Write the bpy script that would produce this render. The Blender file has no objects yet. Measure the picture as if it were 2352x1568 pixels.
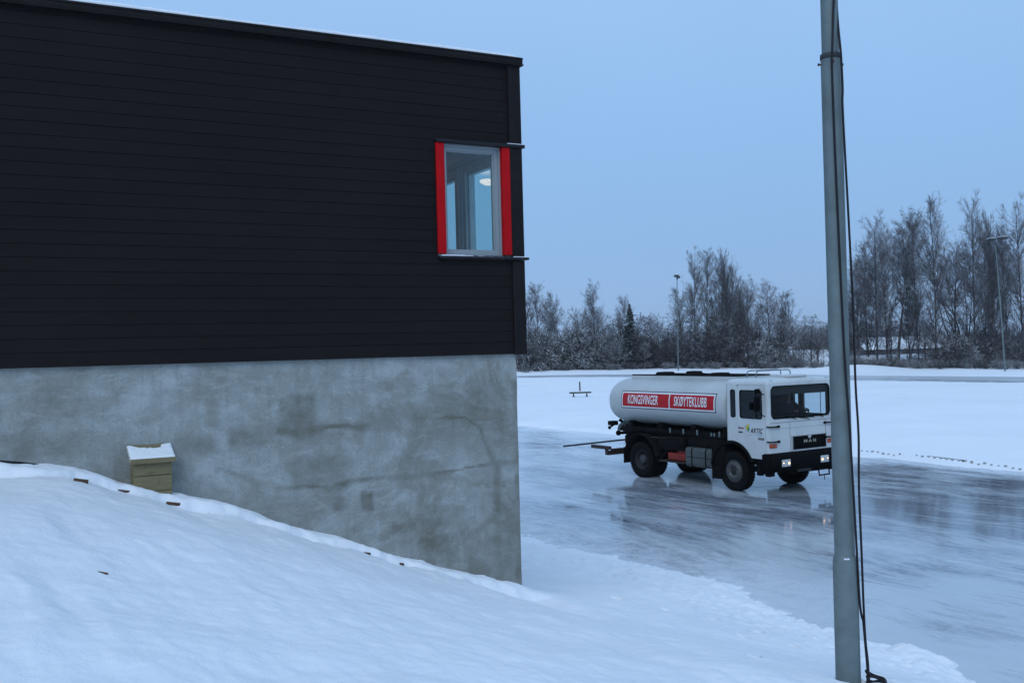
import bpy, bmesh, math, random
import numpy as np
from mathutils import Vector, Matrix
from mathutils.geometry import tessellate_polygon
random.seed(7)
rad = math.radians
SC = bpy.context.scene
COL = SC.collection

# ------------------------------------------------------------------ camera
FPX, PITCH, ROLL, EYE = 2300.0, rad(0.4), rad(1.5), 4.0      # focal length for a 2352 px wide picture
_fw = Vector((0, math.cos(PITCH), math.sin(PITCH)))
_rt0 = Vector((1, 0, 0)); _up0 = _rt0.cross(_fw)
_rt = _rt0 * math.cos(ROLL) - _up0 * math.sin(ROLL)
_up = _rt0 * math.sin(ROLL) + _up0 * math.cos(ROLL)
cam_d = bpy.data.cameras.new('camera'); cam = bpy.data.objects.new('camera', cam_d); COL.objects.link(cam)
cam_d.sensor_width = 36; cam_d.lens = FPX / 2352 * 36; cam_d.clip_start = 0.1; cam_d.clip_end = 5000
M4 = Matrix.Identity(4)
for i in range(3):
    M4[i][0] = _rt[i]; M4[i][1] = _up[i]; M4[i][2] = -_fw[i]
M4[2][3] = EYE
cam.matrix_world = M4
SC.camera = cam
def ray(px, py):
    """direction through a point of the picture (2352 x 1568), depth 1"""
    return _fw + _rt * ((px - 1176) / FPX) - _up * ((py - 784) / FPX)
def at_depth(px, py, y):
    r = ray(px, py); r = r * (y / r.y); return Vector((r.x, r.y, r.z + EYE))
def on_level(px, py, z=0.0):
    r = ray(px, py); r = r * ((z - EYE) / r.z); return Vector((r.x, r.y, z))

# ------------------------------------------------------------------ objects
def tag(o, label=None, cat=None, group=None, kind=None):
    if label: o['label'] = label
    if cat: o['category'] = cat
    if group: o['group'] = group
    if kind: o['kind'] = kind
    return o
def empty(name, loc=(0, 0, 0), rz=0.0):
    o = bpy.data.objects.new(name, None); COL.objects.link(o)
    o.location = loc; o.rotation_euler = (0, 0, rz); o.empty_display_size = .2
    return o
def link(name, me, m=None, parent=None):
    o = bpy.data.objects.new(name, me); COL.objects.link(o)
    if m is not None:
        me.materials.clear(); me.materials.append(m)
    if parent is not None: o.parent = parent
    return o
def copy_tree(o, parent=None):
    c = o.copy(); COL.objects.link(c)
    if parent is not None: c.parent = parent
    for ch in list(o.children): copy_tree(ch, c)
    return c

class MB:
    """collects shapes and links them as ONE mesh object"""
    def __init__(s): s.v = []; s.f = []; s.sm = []
    def add(s, vs, fs, smooth=False):
        b = len(s.v); s.v += [tuple(p) for p in vs]
        for f in fs: s.f.append(tuple(i + b for i in f)); s.sm.append(smooth)
        return s
    def box(s, x0, x1, y0, y1, z0, z1, bev=0.0):
        if bev <= 0:
            vs = [(x, y, z) for x in (x0, x1) for y in (y0, y1) for z in (z0, z1)]
            return s.add(vs, [(0, 1, 3, 2), (4, 6, 7, 5), (0, 4, 5, 1), (2, 3, 7, 6), (0, 2, 6, 4), (1, 5, 7, 3)])
        bm = bmesh.new(); bmesh.ops.create_cube(bm, size=1)
        for v in bm.verts:
            v.co = Vector(((x0 + x1) / 2 + v.co.x * (x1 - x0), (y0 + y1) / 2 + v.co.y * (y1 - y0), (z0 + z1) / 2 + v.co.z * (z1 - z0)))
        bmesh.ops.bevel(bm, geom=bm.edges[:], offset=bev, segments=3, profile=.5, affect='EDGES')
        bm.verts.index_update()
        s.add([v.co for v in bm.verts], [[v.index for v in f.verts] for f in bm.faces], True); bm.free(); return s
    def xbox(s, M, bev=0.0, **k):
        t = MB(); t.box(*k['b'], bev); 
        return s.add([M @ Vector(p) for p in t.v], t.f, bev > 0)
    def tube(s, pts, r, n=8, caps=True, smooth=True):
        pts = [Vector(p) for p in pts]; rs = r if isinstance(r, (list, tuple)) else [r] * len(pts)
        vs = []; fs = []; ref = None
        for i, p in enumerate(pts):
            t = (pts[min(i + 1, len(pts) - 1)] - pts[max(i - 1, 0)]).normalized()
            if ref is None:
                ref = Vector((0, 0, 1)) if abs(t.z) < .9 else Vector((1, 0, 0))
            a = (ref - t * ref.dot(t)).normalized(); b = t.cross(a); ref = a
            for k in range(n):
                w = 2 * math.pi * k / n; vs.append(p + (a * math.cos(w) + b * math.sin(w)) * rs[i])
        for i in range(len(pts) - 1):
            for k in range(n):
                fs.append((i * n + k, i * n + (k + 1) % n, (i + 1) * n + (k + 1) % n, (i + 1) * n + k))
        s.add(vs, fs, smooth)
        if caps:
            s.add(vs[:n], [tuple(range(n - 1, -1, -1))]); s.add(vs[-n:], [tuple(range(n))])
        return s
    def lathe(s, prof, origin, axis, n=40, smooth=True):
        """profile of (radius, distance along axis)"""
        a = Vector(axis).normalized(); ref = Vector((0, 0, 1)) if abs(a.z) < .9 else Vector((1, 0, 0))
        e1 = (ref - a * ref.dot(a)).normalized(); e2 = a.cross(e1); o = Vector(origin); vs = []; fs = []
        for (r, h) in prof:
            for k in range(n):
                w = 2 * math.pi * k / n; vs.append(o + a * h + (e1 * math.cos(w) + e2 * math.sin(w)) * r)
        for i in range(len(prof) - 1):
            for k in range(n):
                fs.append((i * n + k, (i + 1) * n + k, (i + 1) * n + (k + 1) % n, i * n + (k + 1) % n))
        return s.add(vs, fs, smooth)
    def plate(s, outer, holes, fn, t):
        """flat panel with holes; fn(a, b, k) turns panel coordinates into a point, k = 0 front, t back"""
        loops = [outer] + holes
        polys = [[Vector((p[0], p[1], 0)) for p in l] for l in loops]
        tris = tessellate_polygon(polys)
        flat = [p for l in loops for p in l]; n = len(flat)
        vs = [fn(p[0], p[1], 0) for p in flat] + [fn(p[0], p[1], t) for p in flat]
        fs = [tuple(x) for x in tris] + [tuple(n + i for i in reversed(x)) for x in tris]
        b = 0
        for l in loops:
            m = len(l)
            for i in range(m):
                j = (i + 1) % m; fs.append((b + i, b + j, n + b + j, n + b + i))
            b += m
        return s.add(vs, fs)
    def loft(s, loops, closed=True, cap0=False, cap1=False, smooth=True):
        n = len(loops[0]); vs = [p for l in loops for p in l]; fs = []
        for i in range(len(loops) - 1):
            for k in range(n if closed else n - 1):
                fs.append((i * n + k, i * n + (k + 1) % n, (i + 1) * n + (k + 1) % n, (i + 1) * n + k))
        s.add(vs, fs, smooth)
        if cap0: s.add(loops[0], [tuple(range(n - 1, -1, -1))])
        if cap1: s.add(loops[-1], [tuple(range(n))])
        return s
    def build(s, name, m, parent=None, recalc=True):
        me = bpy.data.meshes.new(name); me.from_pydata(s.v, [], s.f)
        me.polygons.foreach_set('use_smooth', s.sm); me.update()
        if recalc:
            bm = bmesh.new(); bm.from_mesh(me)
            bmesh.ops.recalc_face_normals(bm, faces=bm.faces[:]); bm.to_mesh(me); bm.free()
        return link(name, me, m, parent)

def rr(x0, x1, y0, y1, r, n=5):
    pts = []
    for cx, cy, a0 in ((x1 - r, y1 - r, 0), (x0 + r, y1 - r, 90), (x0 + r, y0 + r, 180), (x1 - r, y0 + r, 270)):
        for k in range(n + 1):
            w = rad(a0 + 90 * k / n); pts.append((cx + r * math.cos(w), cy + r * math.sin(w)))
    return pts

def np_mesh(name, V, F, m, parent=None, smooth=True):
    """quads or triangles from numpy arrays"""
    me = bpy.data.meshes.new(name); k = F.shape[1]
    me.vertices.add(len(V)); me.vertices.foreach_set('co', np.ascontiguousarray(V, dtype=np.float32).ravel())
    me.loops.add(F.size); me.loops.foreach_set('vertex_index', np.ascontiguousarray(F, dtype=np.int32).ravel())
    me.polygons.add(len(F)); me.polygons.foreach_set('loop_start', np.arange(0, F.size, k, dtype=np.int32))
    try: me.polygons.foreach_set('loop_total', np.full(len(F), k, dtype=np.int32))
    except Exception: pass
    me.polygons.foreach_set('use_smooth', np.full(len(F), smooth, dtype=bool))
    me.update(calc_edges=True); me.validate()
    return link(name, me, m, parent)
def grid_faces(nr, nc):
    i = np.arange(nr - 1)[:, None] * nc + np.arange(nc - 1)[None, :]
    return np.stack([i, i + 1, i + nc + 1, i + nc], -1).reshape(-1, 4)

_rng = np.random.RandomState(11)
_TAB = _rng.rand(256, 256)
def vnoise(x, y):
    xi = np.floor(x).astype(int); yi = np.floor(y).astype(int); fx = x - xi; fy = y - yi
    fx = fx * fx * (3 - 2 * fx); fy = fy * fy * (3 - 2 * fy)
    g = lambda a, b: _TAB[a % 256, b % 256]
    return (g(xi, yi) * (1 - fx) + g(xi + 1, yi) * fx) * (1 - fy) + (g(xi, yi + 1) * (1 - fx) + g(xi + 1, yi + 1) * fx) * fy - .5
def fbm(x, y, o=4):
    r = 0; a = 1.0
    for k in range(o):
        r = r + a * vnoise(x + 17.3 * k, y + 9.1 * k); x = x * 2.03; y = y * 2.03; a *= .5
    return r
def sstep(a, b, x):
    t = np.clip((x - a) / (b - a), 0, 1); return t * t * (3 - 2 * t)

# ------------------------------------------------------------------ materials
class NT:
    def __init__(s, name):
        s.m = bpy.data.materials.new(name); s.m.use_nodes = True; s.t = s.m.node_tree; s.t.nodes.clear()
        s.out = s.t.nodes.new('ShaderNodeOutputMaterial')
    def n(s, typ, ins=None, **kw):
        nd = s.t.nodes.new(typ)
        for k, v in kw.items(): setattr(nd, k, v)
        for k, v in (ins or {}).items(): s.set(nd.inputs[k], v)
        return nd
    def set(s, sock, v):
        if hasattr(v, 'is_output') or isinstance(v, bpy.types.NodeSocket): s.t.links.new(v, sock)
        elif isinstance(v, (tuple, list)) and sock.type == 'RGBA' and len(v) == 3: sock.default_value = (*v, 1)
        else: sock.default_value = v
    def coord(s, kind='Object'): return s.n('ShaderNodeTexCoord').outputs[kind]
    def map(s, vec, scale=(1, 1, 1), rot=(0, 0, 0), loc=(0, 0, 0)):
        return s.n('ShaderNodeMapping', {'Vector': vec, 'Scale': scale, 'Rotation': rot, 'Location': loc}).outputs[0]
    def noise(s, vec, scale=5, detail=4, rough=.55, dist=0):
        return s.n('ShaderNodeTexNoise', {'Vector': vec, 'Scale': scale, 'Detail': detail, 'Roughness': rough, 'Distortion': dist}).outputs[0]
    def ramp(s, fac, *stops):
        nd = s.n('ShaderNodeValToRGB', {'Fac': fac}); e = nd.color_ramp.elements
        while len(e) < len(stops): e.new(.5)
        for el, (p, c) in zip(e, stops):
            el.position = p; el.color = (*c, 1) if isinstance(c, (tuple, list)) else (c, c, c, 1)
        return nd.outputs[0]
    def mix(s, fac, a, b, mode='MIX'):
        nd = s.n('ShaderNodeMix', data_type='RGBA', blend_type=mode)
        s.set(nd.inputs[0], fac); s.set(nd.inputs[6], a); s.set(nd.inputs[7], b); return nd.outputs[2]
    def math(s, op, a, b=0.0, c=None, clamp=False):
        nd = s.n('ShaderNodeMath', operation=op, use_clamp=clamp); s.set(nd.inputs[0], a); s.set(nd.inputs[1], b)
        if c is not None: s.set(nd.inputs[2], c)
        return nd.outputs[0]
    def bump(s, h, strength=.3, dist=.01, normal=None):
        i = {'Height': h, 'Strength': strength, 'Distance': dist}
        if normal is not None: i['Normal'] = normal
        return s.n('ShaderNodeBump', i).outputs[0]
    def pbr(s, **k):
        nd = s.n('ShaderNodeBsdfPrincipled')
        for a, v in k.items(): s.set(nd.inputs[a.replace('_', ' ')], v)
        return nd.outputs[0]
    def done(s, sh): s.t.links.new(sh, s.out.inputs['Surface']); return s.m

def simple(name, col, rough=.6, metal=0.0, var=.12, scale=8.0, bump=.0, dirt=None, dirt_amt=.5, spec=.5):
    """painted / plain surface with uneven tone, optional grime and fine bump"""
    t = NT(name); c = t.coord()
    n1 = t.noise(c, scale, 5); base = t.mix(t.ramp(n1, (.3, 0), (.7, 1)), tuple(x * (1 - var) for x in col), tuple(min(1, x * (1 + var)) for x in col))
    if dirt is not None:
        n2 = t.noise(c, scale * .35, 6, .65); base = t.mix(t.math('MULTIPLY', t.ramp(n2, (.45, 0), (.72, 1)), dirt_amt), base, dirt)
    k = dict(Base_Color=base, Roughness=t.ramp(t.noise(c, scale * 1.7, 3), (.3, max(0, rough - .08)), (.7, min(1, rough + .08))), Metallic=metal, Specular_IOR_Level=spec)
    if bump: k['Normal'] = t.bump(t.noise(c, scale * 6, 4), bump, .01)
    return t.done(t.pbr(**k))
def emit(name, col, strength):
    t = NT(name); return t.done(t.n('ShaderNodeEmission', {'Color': col, 'Strength': strength}).outputs[0])
def glass(name, tint, ior=1.45, rough=0.0, refl=1.0):
    t = NT(name); tr = t.n('ShaderNodeBsdfTransparent', {'Color': tint}).outputs[0]
    gl = t.n('ShaderNodeBsdfGlossy', {'Color': (1, 1, 1), 'Roughness': rough}).outputs[0]
    fc = t.n('ShaderNodeLayerWeight', {'Blend': .5}).outputs['Facing']
    r0 = 2 * ((ior - 1) / (ior + 1)) ** 2
    fr = t.math('MULTIPLY', t.math('ADD', t.math('MULTIPLY', t.math('POWER', fc, 3.6), 1 - r0), r0), refl, clamp=True)
    return t.done(t.n('ShaderNodeMixShader', {0: fr, 1: tr, 2: gl}).outputs[0])

def snow_mat(name, s1=1.0, bump=.35):
    t = NT(name); c = t.coord()
    big = t.noise(c, .6 * s1, 5, .6); fine = t.noise(c, 9 * s1, 6, .62); grain = t.noise(c, 60 * s1, 3, .6)
    col = t.mix(t.ramp(big, (.35, 0), (.68, 1)), (.86, .875, .885), (.93, .935, .94))
    h = t.math('ADD', t.math('MULTIPLY', fine, .8), t.math('MULTIPLY', grain, .25))
    return t.done(t.pbr(Base_Color=col, Roughness=.85, Specular_IOR_Level=.15, Normal=t.bump(h, bump * 1.5, .03)))

mat = {}
mat['snow'] = snow_mat('snow')
mat['snow_far'] = snow_mat('snow_far', .25, .25)
mat['snow_cap'] = snow_mat('snow_cap', 3.0, .3)

def cladding_mat():
    t = NT('dark_stained_boards'); c = t.coord()
    g = t.noise(t.map(c, (1.2, 1, 42)), 3.0, 6, .6); big = t.noise(t.map(c, (.5, 1, 7.6)), 1.0, 2)
    sm = t.noise(c, .7, 4)
    base = t.mix(t.ramp(g, (.3, 0), (.72, 1)), (.0118, .0090, .0088), (.0178, .0140, .0138))
    base = t.mix(t.math('MULTIPLY', t.ramp(big, (.35, 0), (.65, 1)), .35), base, (.0092, .0074, .0074))
    base = t.mix(t.math('MULTIPLY', t.ramp(sm, (.45, 0), (.75, 1)), .25), base, (.023, .0190, .0195))
    return t.done(t.pbr(Base_Color=base, Roughness=t.ramp(g, (.3, .62), (.7, .78)), Specular_IOR_Level=.10, Normal=t.bump(g, .25, .003)))
mat['clad'] = cladding_mat()
mat['trim_dark'] = simple('dark_trim', (.0125, .0098, .0098), .7, var=.2, scale=6, spec=.18)
mat['flash'] = simple('dark_sheet_metal', (.012, .011, .013), .5, var=.2, spec=.3)
mat['red_board'] = simple('red_painted_board', (.50, .005, .008), .6, var=.08, scale=14, dirt=(.33, .006, .01), dirt_amt=.4, bump=.15, spec=.1)
mat['win_frame'] = simple('grey_white_painted_frame', (.30, .33, .34), .5, var=.04, spec=.3)
mat['in_frame'] = simple('pale_inner_frame', (.60, .62, .64), .5, var=.04, spec=.3)
mat['room'] = simple('pale_room_paint', (.80, .79, .82), .8, var=.03, scale=2)
mat['floor'] = simple('room_floor', (.25, .2, .16), .6, var=.2)

def concrete_mat():
    t = NT('stained_concrete'); c = t.coord()
    at = t.n('ShaderNodeAttribute', attribute_name='stain').outputs['Fac']
    n1 = t.noise(c, .9, 7, .66, .6); n2 = t.noise(c, 4.5, 6, .65, .4); n3 = t.noise(c, 40, 4, .6)
    stre = t.noise(t.map(c, (7, 7, .8)), 1.6, 4)
    sw = t.noise(t.map(c, (1.2, 1, 3.2), rot=(0, rad(-35), 0)), 3.0, 5, .6, 1.2)
    base = t.mix(t.ramp(n1, (.34, 0), (.66, 1)), (.265, .275, .255), (.425, .455, .445))
    base = t.mix(t.math('MULTIPLY', t.ramp(n2, (.38, 1), (.60, 0)), .42), base, (.205, .21, .18))
    base = t.mix(t.math('MULTIPLY', t.ramp(stre, (.5, 0), (.75, 1)), .4), base, (.20, .205, .175))
    base = t.mix(t.math('MULTIPLY', t.ramp(sw, (.52, 0), (.66, 1)), .35), base, (.47, .49, .48))
    rgt = t.n('ShaderNodeMapRange', {0: t.n('ShaderNodeSeparateXYZ', {0: c}).outputs[0], 1: -3.4, 2: -.6, 3: .35, 4: 1.0}).outputs[0]
    damp = t.noise(t.map(c, (1, 1, 1.2)), 1.15, 7, .7, 1.4)
    base = t.mix(t.math('MULTIPLY', t.math('MULTIPLY', t.ramp(damp, (.50, 0), (.60, 1)), rgt), .50), base, (.180, .172, .132))
    base = t.mix(at, base, (.128, .120, .088))
    fine = t.ramp(n3, (.3, .86), (.7, 1.08))
    base = t.mix(1.0, base, fine, 'MULTIPLY')
    h = t.math('ADD', t.math('MULTIPLY', n2, .7), t.math('ADD', t.math('MULTIPLY', n3, .35), t.math('MULTIPLY', sw, .6)))
    return t.done(t.pbr(Base_Color=base, Roughness=.88, Specular_IOR_Level=.2, Normal=t.bump(h, .35, .012)))
mat['concrete'] = concrete_mat()

def ice_mat():
    t = NT('wet_track_ice'); c = t.coord()
    # object X runs along the track, Y across it
    wob = t.n('ShaderNodeVectorMath', {0: c, 1: t.n('ShaderNodeVectorMath', {0: t.n('ShaderNodeTexNoise', {'Vector': c, 'Scale': .16, 'Detail': 2}).outputs[1], 1: (0, 2.4, 0)}, operation='MULTIPLY').outputs[0]}, operation='ADD').outputs[0]
    st = t.noise(t.map(wob, (.34, 1.25, 1)), 1.0, 7, .66, .5); st2 = t.noise(t.map(wob, (1.0, 4.2, 1)), 1.0, 6, .68, .7)
    bl = t.noise(t.map(c, (.13, .30, 1)), 1.0, 4, .55, .8); fine = t.noise(t.map(c, (7, 18, 1)), 1.0, 5, .65)
    cut = t.noise(t.map(wob, (.10, 9.0, 1)), 1.0, 3, .6, .2)                       # thin skate and tyre lines
    sp = t.n('ShaderNodeSeparateXYZ', {0: c})
    yy = t.math('ADD', sp.outputs[1], t.math('MULTIPLY', t.math('SUBTRACT', st, .5), 3.2))
    near = t.math('MULTIPLY', t.n('ShaderNodeMapRange', {0: yy, 1: 14.2, 2: 11.4, 3: 0.0, 4: 1.0}).outputs[0], t.n('ShaderNodeMapRange', {0: sp.outputs[0], 1: 8.5, 2: 14.0, 3: .12, 4: 1.0}).outputs[0])
    far = t.n('ShaderNodeMapRange', {0: yy, 1: 26.6, 2: 29.0, 3: 0.0, 4: .8}).outputs[0]
    faraway = t.n('ShaderNodeMapRange', {0: yy, 1: 40.0, 2: 42.0, 3: 1.0, 4: 0.0}).outputs[0]
    along = t.n('ShaderNodeMapRange', {0: sp.outputs[0], 1: 16.0, 2: 34.0, 3: -.04, 4: .30}).outputs[0]   # drier, whiter further along
    front = t.n('ShaderNodeMapRange', {0: sp.outputs[1], 1: 20.0, 2: 14.0, 3: .0, 4: .12}).outputs[0]
    wetb = t.math('MULTIPLY', t.math('MULTIPLY', t.n('ShaderNodeMapRange', {0: yy, 1: 13.5, 2: 16.5}).outputs[0], t.n('ShaderNodeMapRange', {0: yy, 1: 25.5, 2: 22.0}).outputs[0]), t.math('MULTIPLY', t.n('ShaderNodeMapRange', {0: sp.outputs[0], 1: 9.0, 2: 13.0}).outputs[0], t.n('ShaderNodeMapRange', {0: sp.outputs[0], 1: 27.0, 2: 21.0}).outputs[0]))
    fr = t.math('ADD', t.math('MULTIPLY', st, .42), t.math('ADD', t.math('MULTIPLY', st2, .36), t.math('MULTIPLY', fine, .22)))
    fr = t.math('SUBTRACT', fr, t.math('MULTIPLY', wetb, .055))
    fr = t.math('ADD', t.math('ADD', fr, t.math('MULTIPLY', t.math('SUBTRACT', bl, .5), .70)), t.math('ADD', t.math('MULTIPLY', t.math('ADD', along, front), .35), t.n('ShaderNodeMapRange', {0: sp.outputs[0], 1: 20.0, 2: 9.0, 3: 0.0, 4: .125}).outputs[0]))
    frost = t.ramp(fr, (.44, 0), (.50, .32), (.55, .62), (.64, 1))
    lines = t.math('MULTIPLY', t.ramp(cut, (.585, 0), (.64, 1)), t.ramp(st, (.42, 0), (.60, .65)))
    frost = t.math('MAXIMUM', t.math('ADD', t.math('MULTIPLY', frost, .72), along, clamp=True), lines)
    edge = t.math('MAXIMUM', near, t.math('MULTIPLY', far, faraway))
    edge = t.math('MULTIPLY', edge, t.ramp(t.noise(c, 2.6, 6, .7), (.30, .35), (.62, 1)))
    col = t.mix(t.ramp(st2, (.3, 0), (.7, 1)), (.150, .165, .190), (.250, .280, .310))
    col = t.mix(frost, col, (.72, .77, .80))
    col = t.mix(edge, col, (.88, .89, .90))
    rg = t.math('ADD', t.math('MULTIPLY', frost, .17), t.math('MULTIPLY', t.ramp(fine, (.45, 0), (.7, 1)), .04))
    rg = t.math('ADD', t.math('ADD', rg, .04), t.math('MULTIPLY', edge, .55), clamp=True)
    h = t.math('ADD', t.math('MULTIPLY', st2, .5), t.math('MULTIPLY', fine, .25))
    return t.done(t.pbr(Base_Color=col, Roughness=rg, IOR=1.31, Specular_IOR_Level=.5, Normal=t.bump(h, .05, .010)))
mat['ice'] = ice_mat()

def bark_mat(name, dark, light, snow_lo, snow_hi, amt):
    t = NT(name); c = t.coord(); g = t.n('ShaderNodeNewGeometry')
    nz = t.n('ShaderNodeSeparateXYZ', {0: g.outputs['Normal']}).outputs[2]
    ns = t.noise(c, 1.1, 4, .6); nb = t.noise(c, 3.0, 3)
    base = t.mix(t.ramp(nb, (.3, 0), (.7, 1)), dark, light)
    s = t.math('ADD', nz, t.math('MULTIPLY', t.math('SUBTRACT', ns, .5), 1.6))
    fac = t.math('MULTIPLY', t.ramp(s, (snow_lo, 0), (snow_hi, 1)), amt)
    return t.done(t.pbr(Base_Color=t.mix(fac, base, (.82, .83, .84)), Roughness=.9, Specular_IOR_Level=.1))
mat['twig'] = bark_mat('bare_twigs', (.066, .060, .065), (.124, .113, .120), .08, .70, .62)
mat['twig_dark'] = bark_mat('dark_bare_twigs', (.042, .036, .038), (.082, .071, .074), .30, .90, .45)
mat['twig_snow'] = bark_mat('snow_laden_twigs', (.05, .045, .045), (.09, .08, .08), .05, .5, .85)
mat['trunk'] = bark_mat('tree_bark', (.036, .032, .034), (.095, .085, .088), .75, 1.0, .5)
mat['birch'] = bark_mat('pale_bark', (.06, .055, .055), (.22, .21, .21), .75, 1.0, .4)
mat['needles'] = bark_mat('spruce_needles', (.012, .020, .016), (.028, .045, .034), .55, 1.0, .35)
mat['needles_snow'] = bark_mat('snowy_spruce_needles', (.014, .022, .018), (.03, .045, .036), .3, .8, .9)
mat['pole'] = simple('scuffed_grey_pole', (.150, .190, .188), .6, .10, var=.10, scale=9, dirt=(.055, .07, .075), dirt_amt=.35, bump=.15)
mat['galv'] = simple('galvanised_steel', (.150, .190, .188), .6, .10, var=.12, scale=5, dirt=(.085, .11, .11), dirt_amt=.6, bump=.15)
mat['galv_dark'] = simple('weathered_steel_rim', (.05, .055, .055), .6, .3)
mat['black_rubber'] = simple('black_cable_jacket', (.012, .011, .013), .55, var=.2, spec=.3)
mat['rust'] = simple('rusty_bolt', (.08, .03, .02), .8, var=.3, scale=40)
def wood_mat(name, c1, c2):
    t = NT(name); c = t.coord(); g = t.noise(t.map(c, (1.5, 3, 26)), 3, 6, .6); k = t.noise(c, 5.5, 3)
    base = t.mix(t.ramp(g, (.3, 0), (.7, 1)), c1, c2)
    base = t.mix(t.math('MULTIPLY', t.ramp(k, (.62, 0), (.72, 1)), .5), base, tuple(x * .5 for x in c1))
    return t.done(t.pbr(Base_Color=base, Roughness=.8, Specular_IOR_Level=.2, Normal=t.bump(g, .3, .004)))
mat['pine'] = wood_mat('impregnated_pine', (.175, .145, .075), (.250, .208, .115))
mat['brown_wood'] = wood_mat('brown_wet_plank', (.07, .035, .02), (.14, .075, .045))
mat['bench_wood'] = wood_mat('weathered_bench_wood', (.03, .028, .018), (.06, .055, .035))
# truck
mat['white_paint'] = simple('white_vehicle_paint', (.60, .62, .61), .34, var=.04, scale=2.5, dirt=(.40, .40, .37), dirt_amt=.5)
mat['tank_paint'] = simple('white_tank_paint', (.50, .52, .51), .36, var=.05, scale=1.3, dirt=(.34, .35, .33), dirt_amt=.6)
mat['black_plastic'] = simple('black_plastic', (.0045, .0045, .005), .75, var=.2, spec=.06)
mat['chassis'] = simple('dirty_black_chassis', (.005, .0045, .0045), .8, var=.4, scale=9, dirt=(.016, .013, .012), dirt_amt=.5, spec=.1)
mat['tyre'] = simple('tyre_rubber', (.006, .006, .006), .85, var=.25, scale=12, dirt=(.013, .012, .012), dirt_amt=.5, spec=.1)
mat['rim'] = simple('grey_wheel_rim', (.088, .088, .088), .55, .1, var=.2, scale=14, dirt=(.08, .07, .06), dirt_amt=.5)
mat['rim_dark'] = simple('dirty_rim_and_hole_shade', (.022, .021, .020), .7, .1, var=.3, scale=14)
mat['banner_red'] = simple('red_banner_film', (.46, .004, .008), .4, var=.05, scale=2, dirt=(.34, .006, .010), dirt_amt=.4, spec=.25)
mat['banner_white'] = simple('white_banner_film', (.74, .74, .74), .4, var=.03)
mat['banner_line'] = simple('dark_blue_banner_line', (.012, .016, .035), .4)
mat['text_dark'] = simple('dark_blue_lettering', (.012, .015, .03), .4)
mat['logo_green'] = simple('green_logo_film', (.03, .22, .07), .4)
mat['logo_yellow'] = simple('yellow_logo_film', (.62, .5, .04), .4)
mat['logo_blue'] = simple('pale_blue_logo_film', (.25, .36, .45), .4)
mat['logo_red'] = simple('dull_red_logo_film', (.3, .05, .05), .4)
mat['chrome'] = simple('dull_chrome', (.5, .5, .48), .35, .7, var=.1)
mat['letter_chrome'] = simple('worn_metal_letters', (.42, .38, .3), .45, .3, var=.1)
mat['orange'] = simple('orange_indicator_lens', (.42, .065, .01), .25, var=.15, scale=30)
mat['lens'] = simple('clear_lamp_lens', (.55, .55, .55), .15, var=.25, scale=25)
mat['bulb'] = emit('warm_bulb', (1.0, .62, .32), 2.6)
mat['fueltank'] = simple('grey_fuel_tank', (.085, .09, .085), .5, .3, var=.2, scale=4, dirt=(.05, .05, .045))
mat['red_box'] = simple('red_dirty_metal', (.23, .016, .007), .7, var=.3, scale=6, dirt=(.07, .01, .007))
mat['rusty_beam'] = simple('rusty_brown_beam', (.035, .022, .018), .8, var=.3, scale=8, dirt=(.07, .03, .018))
mat['lining'] = simple('dark_cab_lining', (.018, .018, .020), .8, var=.2)
mat['cab_glass'] = glass('cab_glass', (.70, .78, .80), 1.4, 0, .22)
mat['cab_side_glass'] = glass('cab_side_glass', (.70, .78, .82), 1.45, 0, .5)
mat['pane'] = glass('window_pane', (.72, .86, .86), 1.45, 0, .8)
mat['pane_far'] = glass('double_window_pane', (.64, .85, .86), 1.5, 0, 1.0)
mat['jacket'] = simple('dark_work_jacket', (.018, .020, .028), .85, var=.2, scale=20)
mat['skin'] = simple('skin', (.24, .13, .10), .55, var=.08, scale=20)
mat['cap'] = simple('dark_knit_cap', (.015, .015, .018), .9)
mat['shade'] = emit('lit_lamp_shade', (1.0, .64, .36), 3.8)
mat['house_wall'] = simple('brown_house_wall', (.045, .030, .026), .85, var=.2, scale=2)
mat['house_red'] = simple('faded_red_wall', (.09, .045, .04), .85, var=.2, scale=2)
mat['house_trim'] = simple('pale_trim', (.42, .42, .40), .7)
mat['dark_glass'] = simple('dark_window_glass', (.02, .022, .026), .12)
mat['dist'] = simple('distant_bare_wood', (.060, .062, .072), .95, var=.3, scale=.2, spec=.05)

mat['puddle'] = simple('dark_meltwater', (.02, .022, .028), .06)
HAZE = 0.00022
def haze_mat():
    t = NT('thin_haze'); v = t.n('ShaderNodeVolumePrincipled', {'Color': (.93, .95, .97), 'Density': HAZE, 'Anisotropy': 0.0})
    t.t.links.new(v.outputs[0], t.out.inputs['Volume']); return t.m
mat['haze'] = haze_mat()
def text_mesh(txt, extrude=0.0, shear=0.0, bold=0.0, spacing=1.0):
    cu = bpy.data.curves.new('lettering', 'FONT'); cu.body = txt; cu.size = 1; cu.extrude = extrude; cu.shear = shear; cu.offset = bold
    cu.space_character = spacing; cu.resolution_u = 4
    o = bpy.data.objects.new('lettering', cu); COL.objects.link(o)
    dg = bpy.context.evaluated_depsgraph_get(); me = bpy.data.meshes.new_from_object(o.evaluated_get(dg))
    bpy.data.objects.remove(o); bpy.data.curves.remove(cu); me.materials.clear()
    co = np.zeros(len(me.vertices) * 3, np.float32); me.vertices.foreach_get('co', co); co = co.reshape(-1, 3)
    mn = co.min(0); mx = co.max(0)
    return me, co, mn, mx
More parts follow.
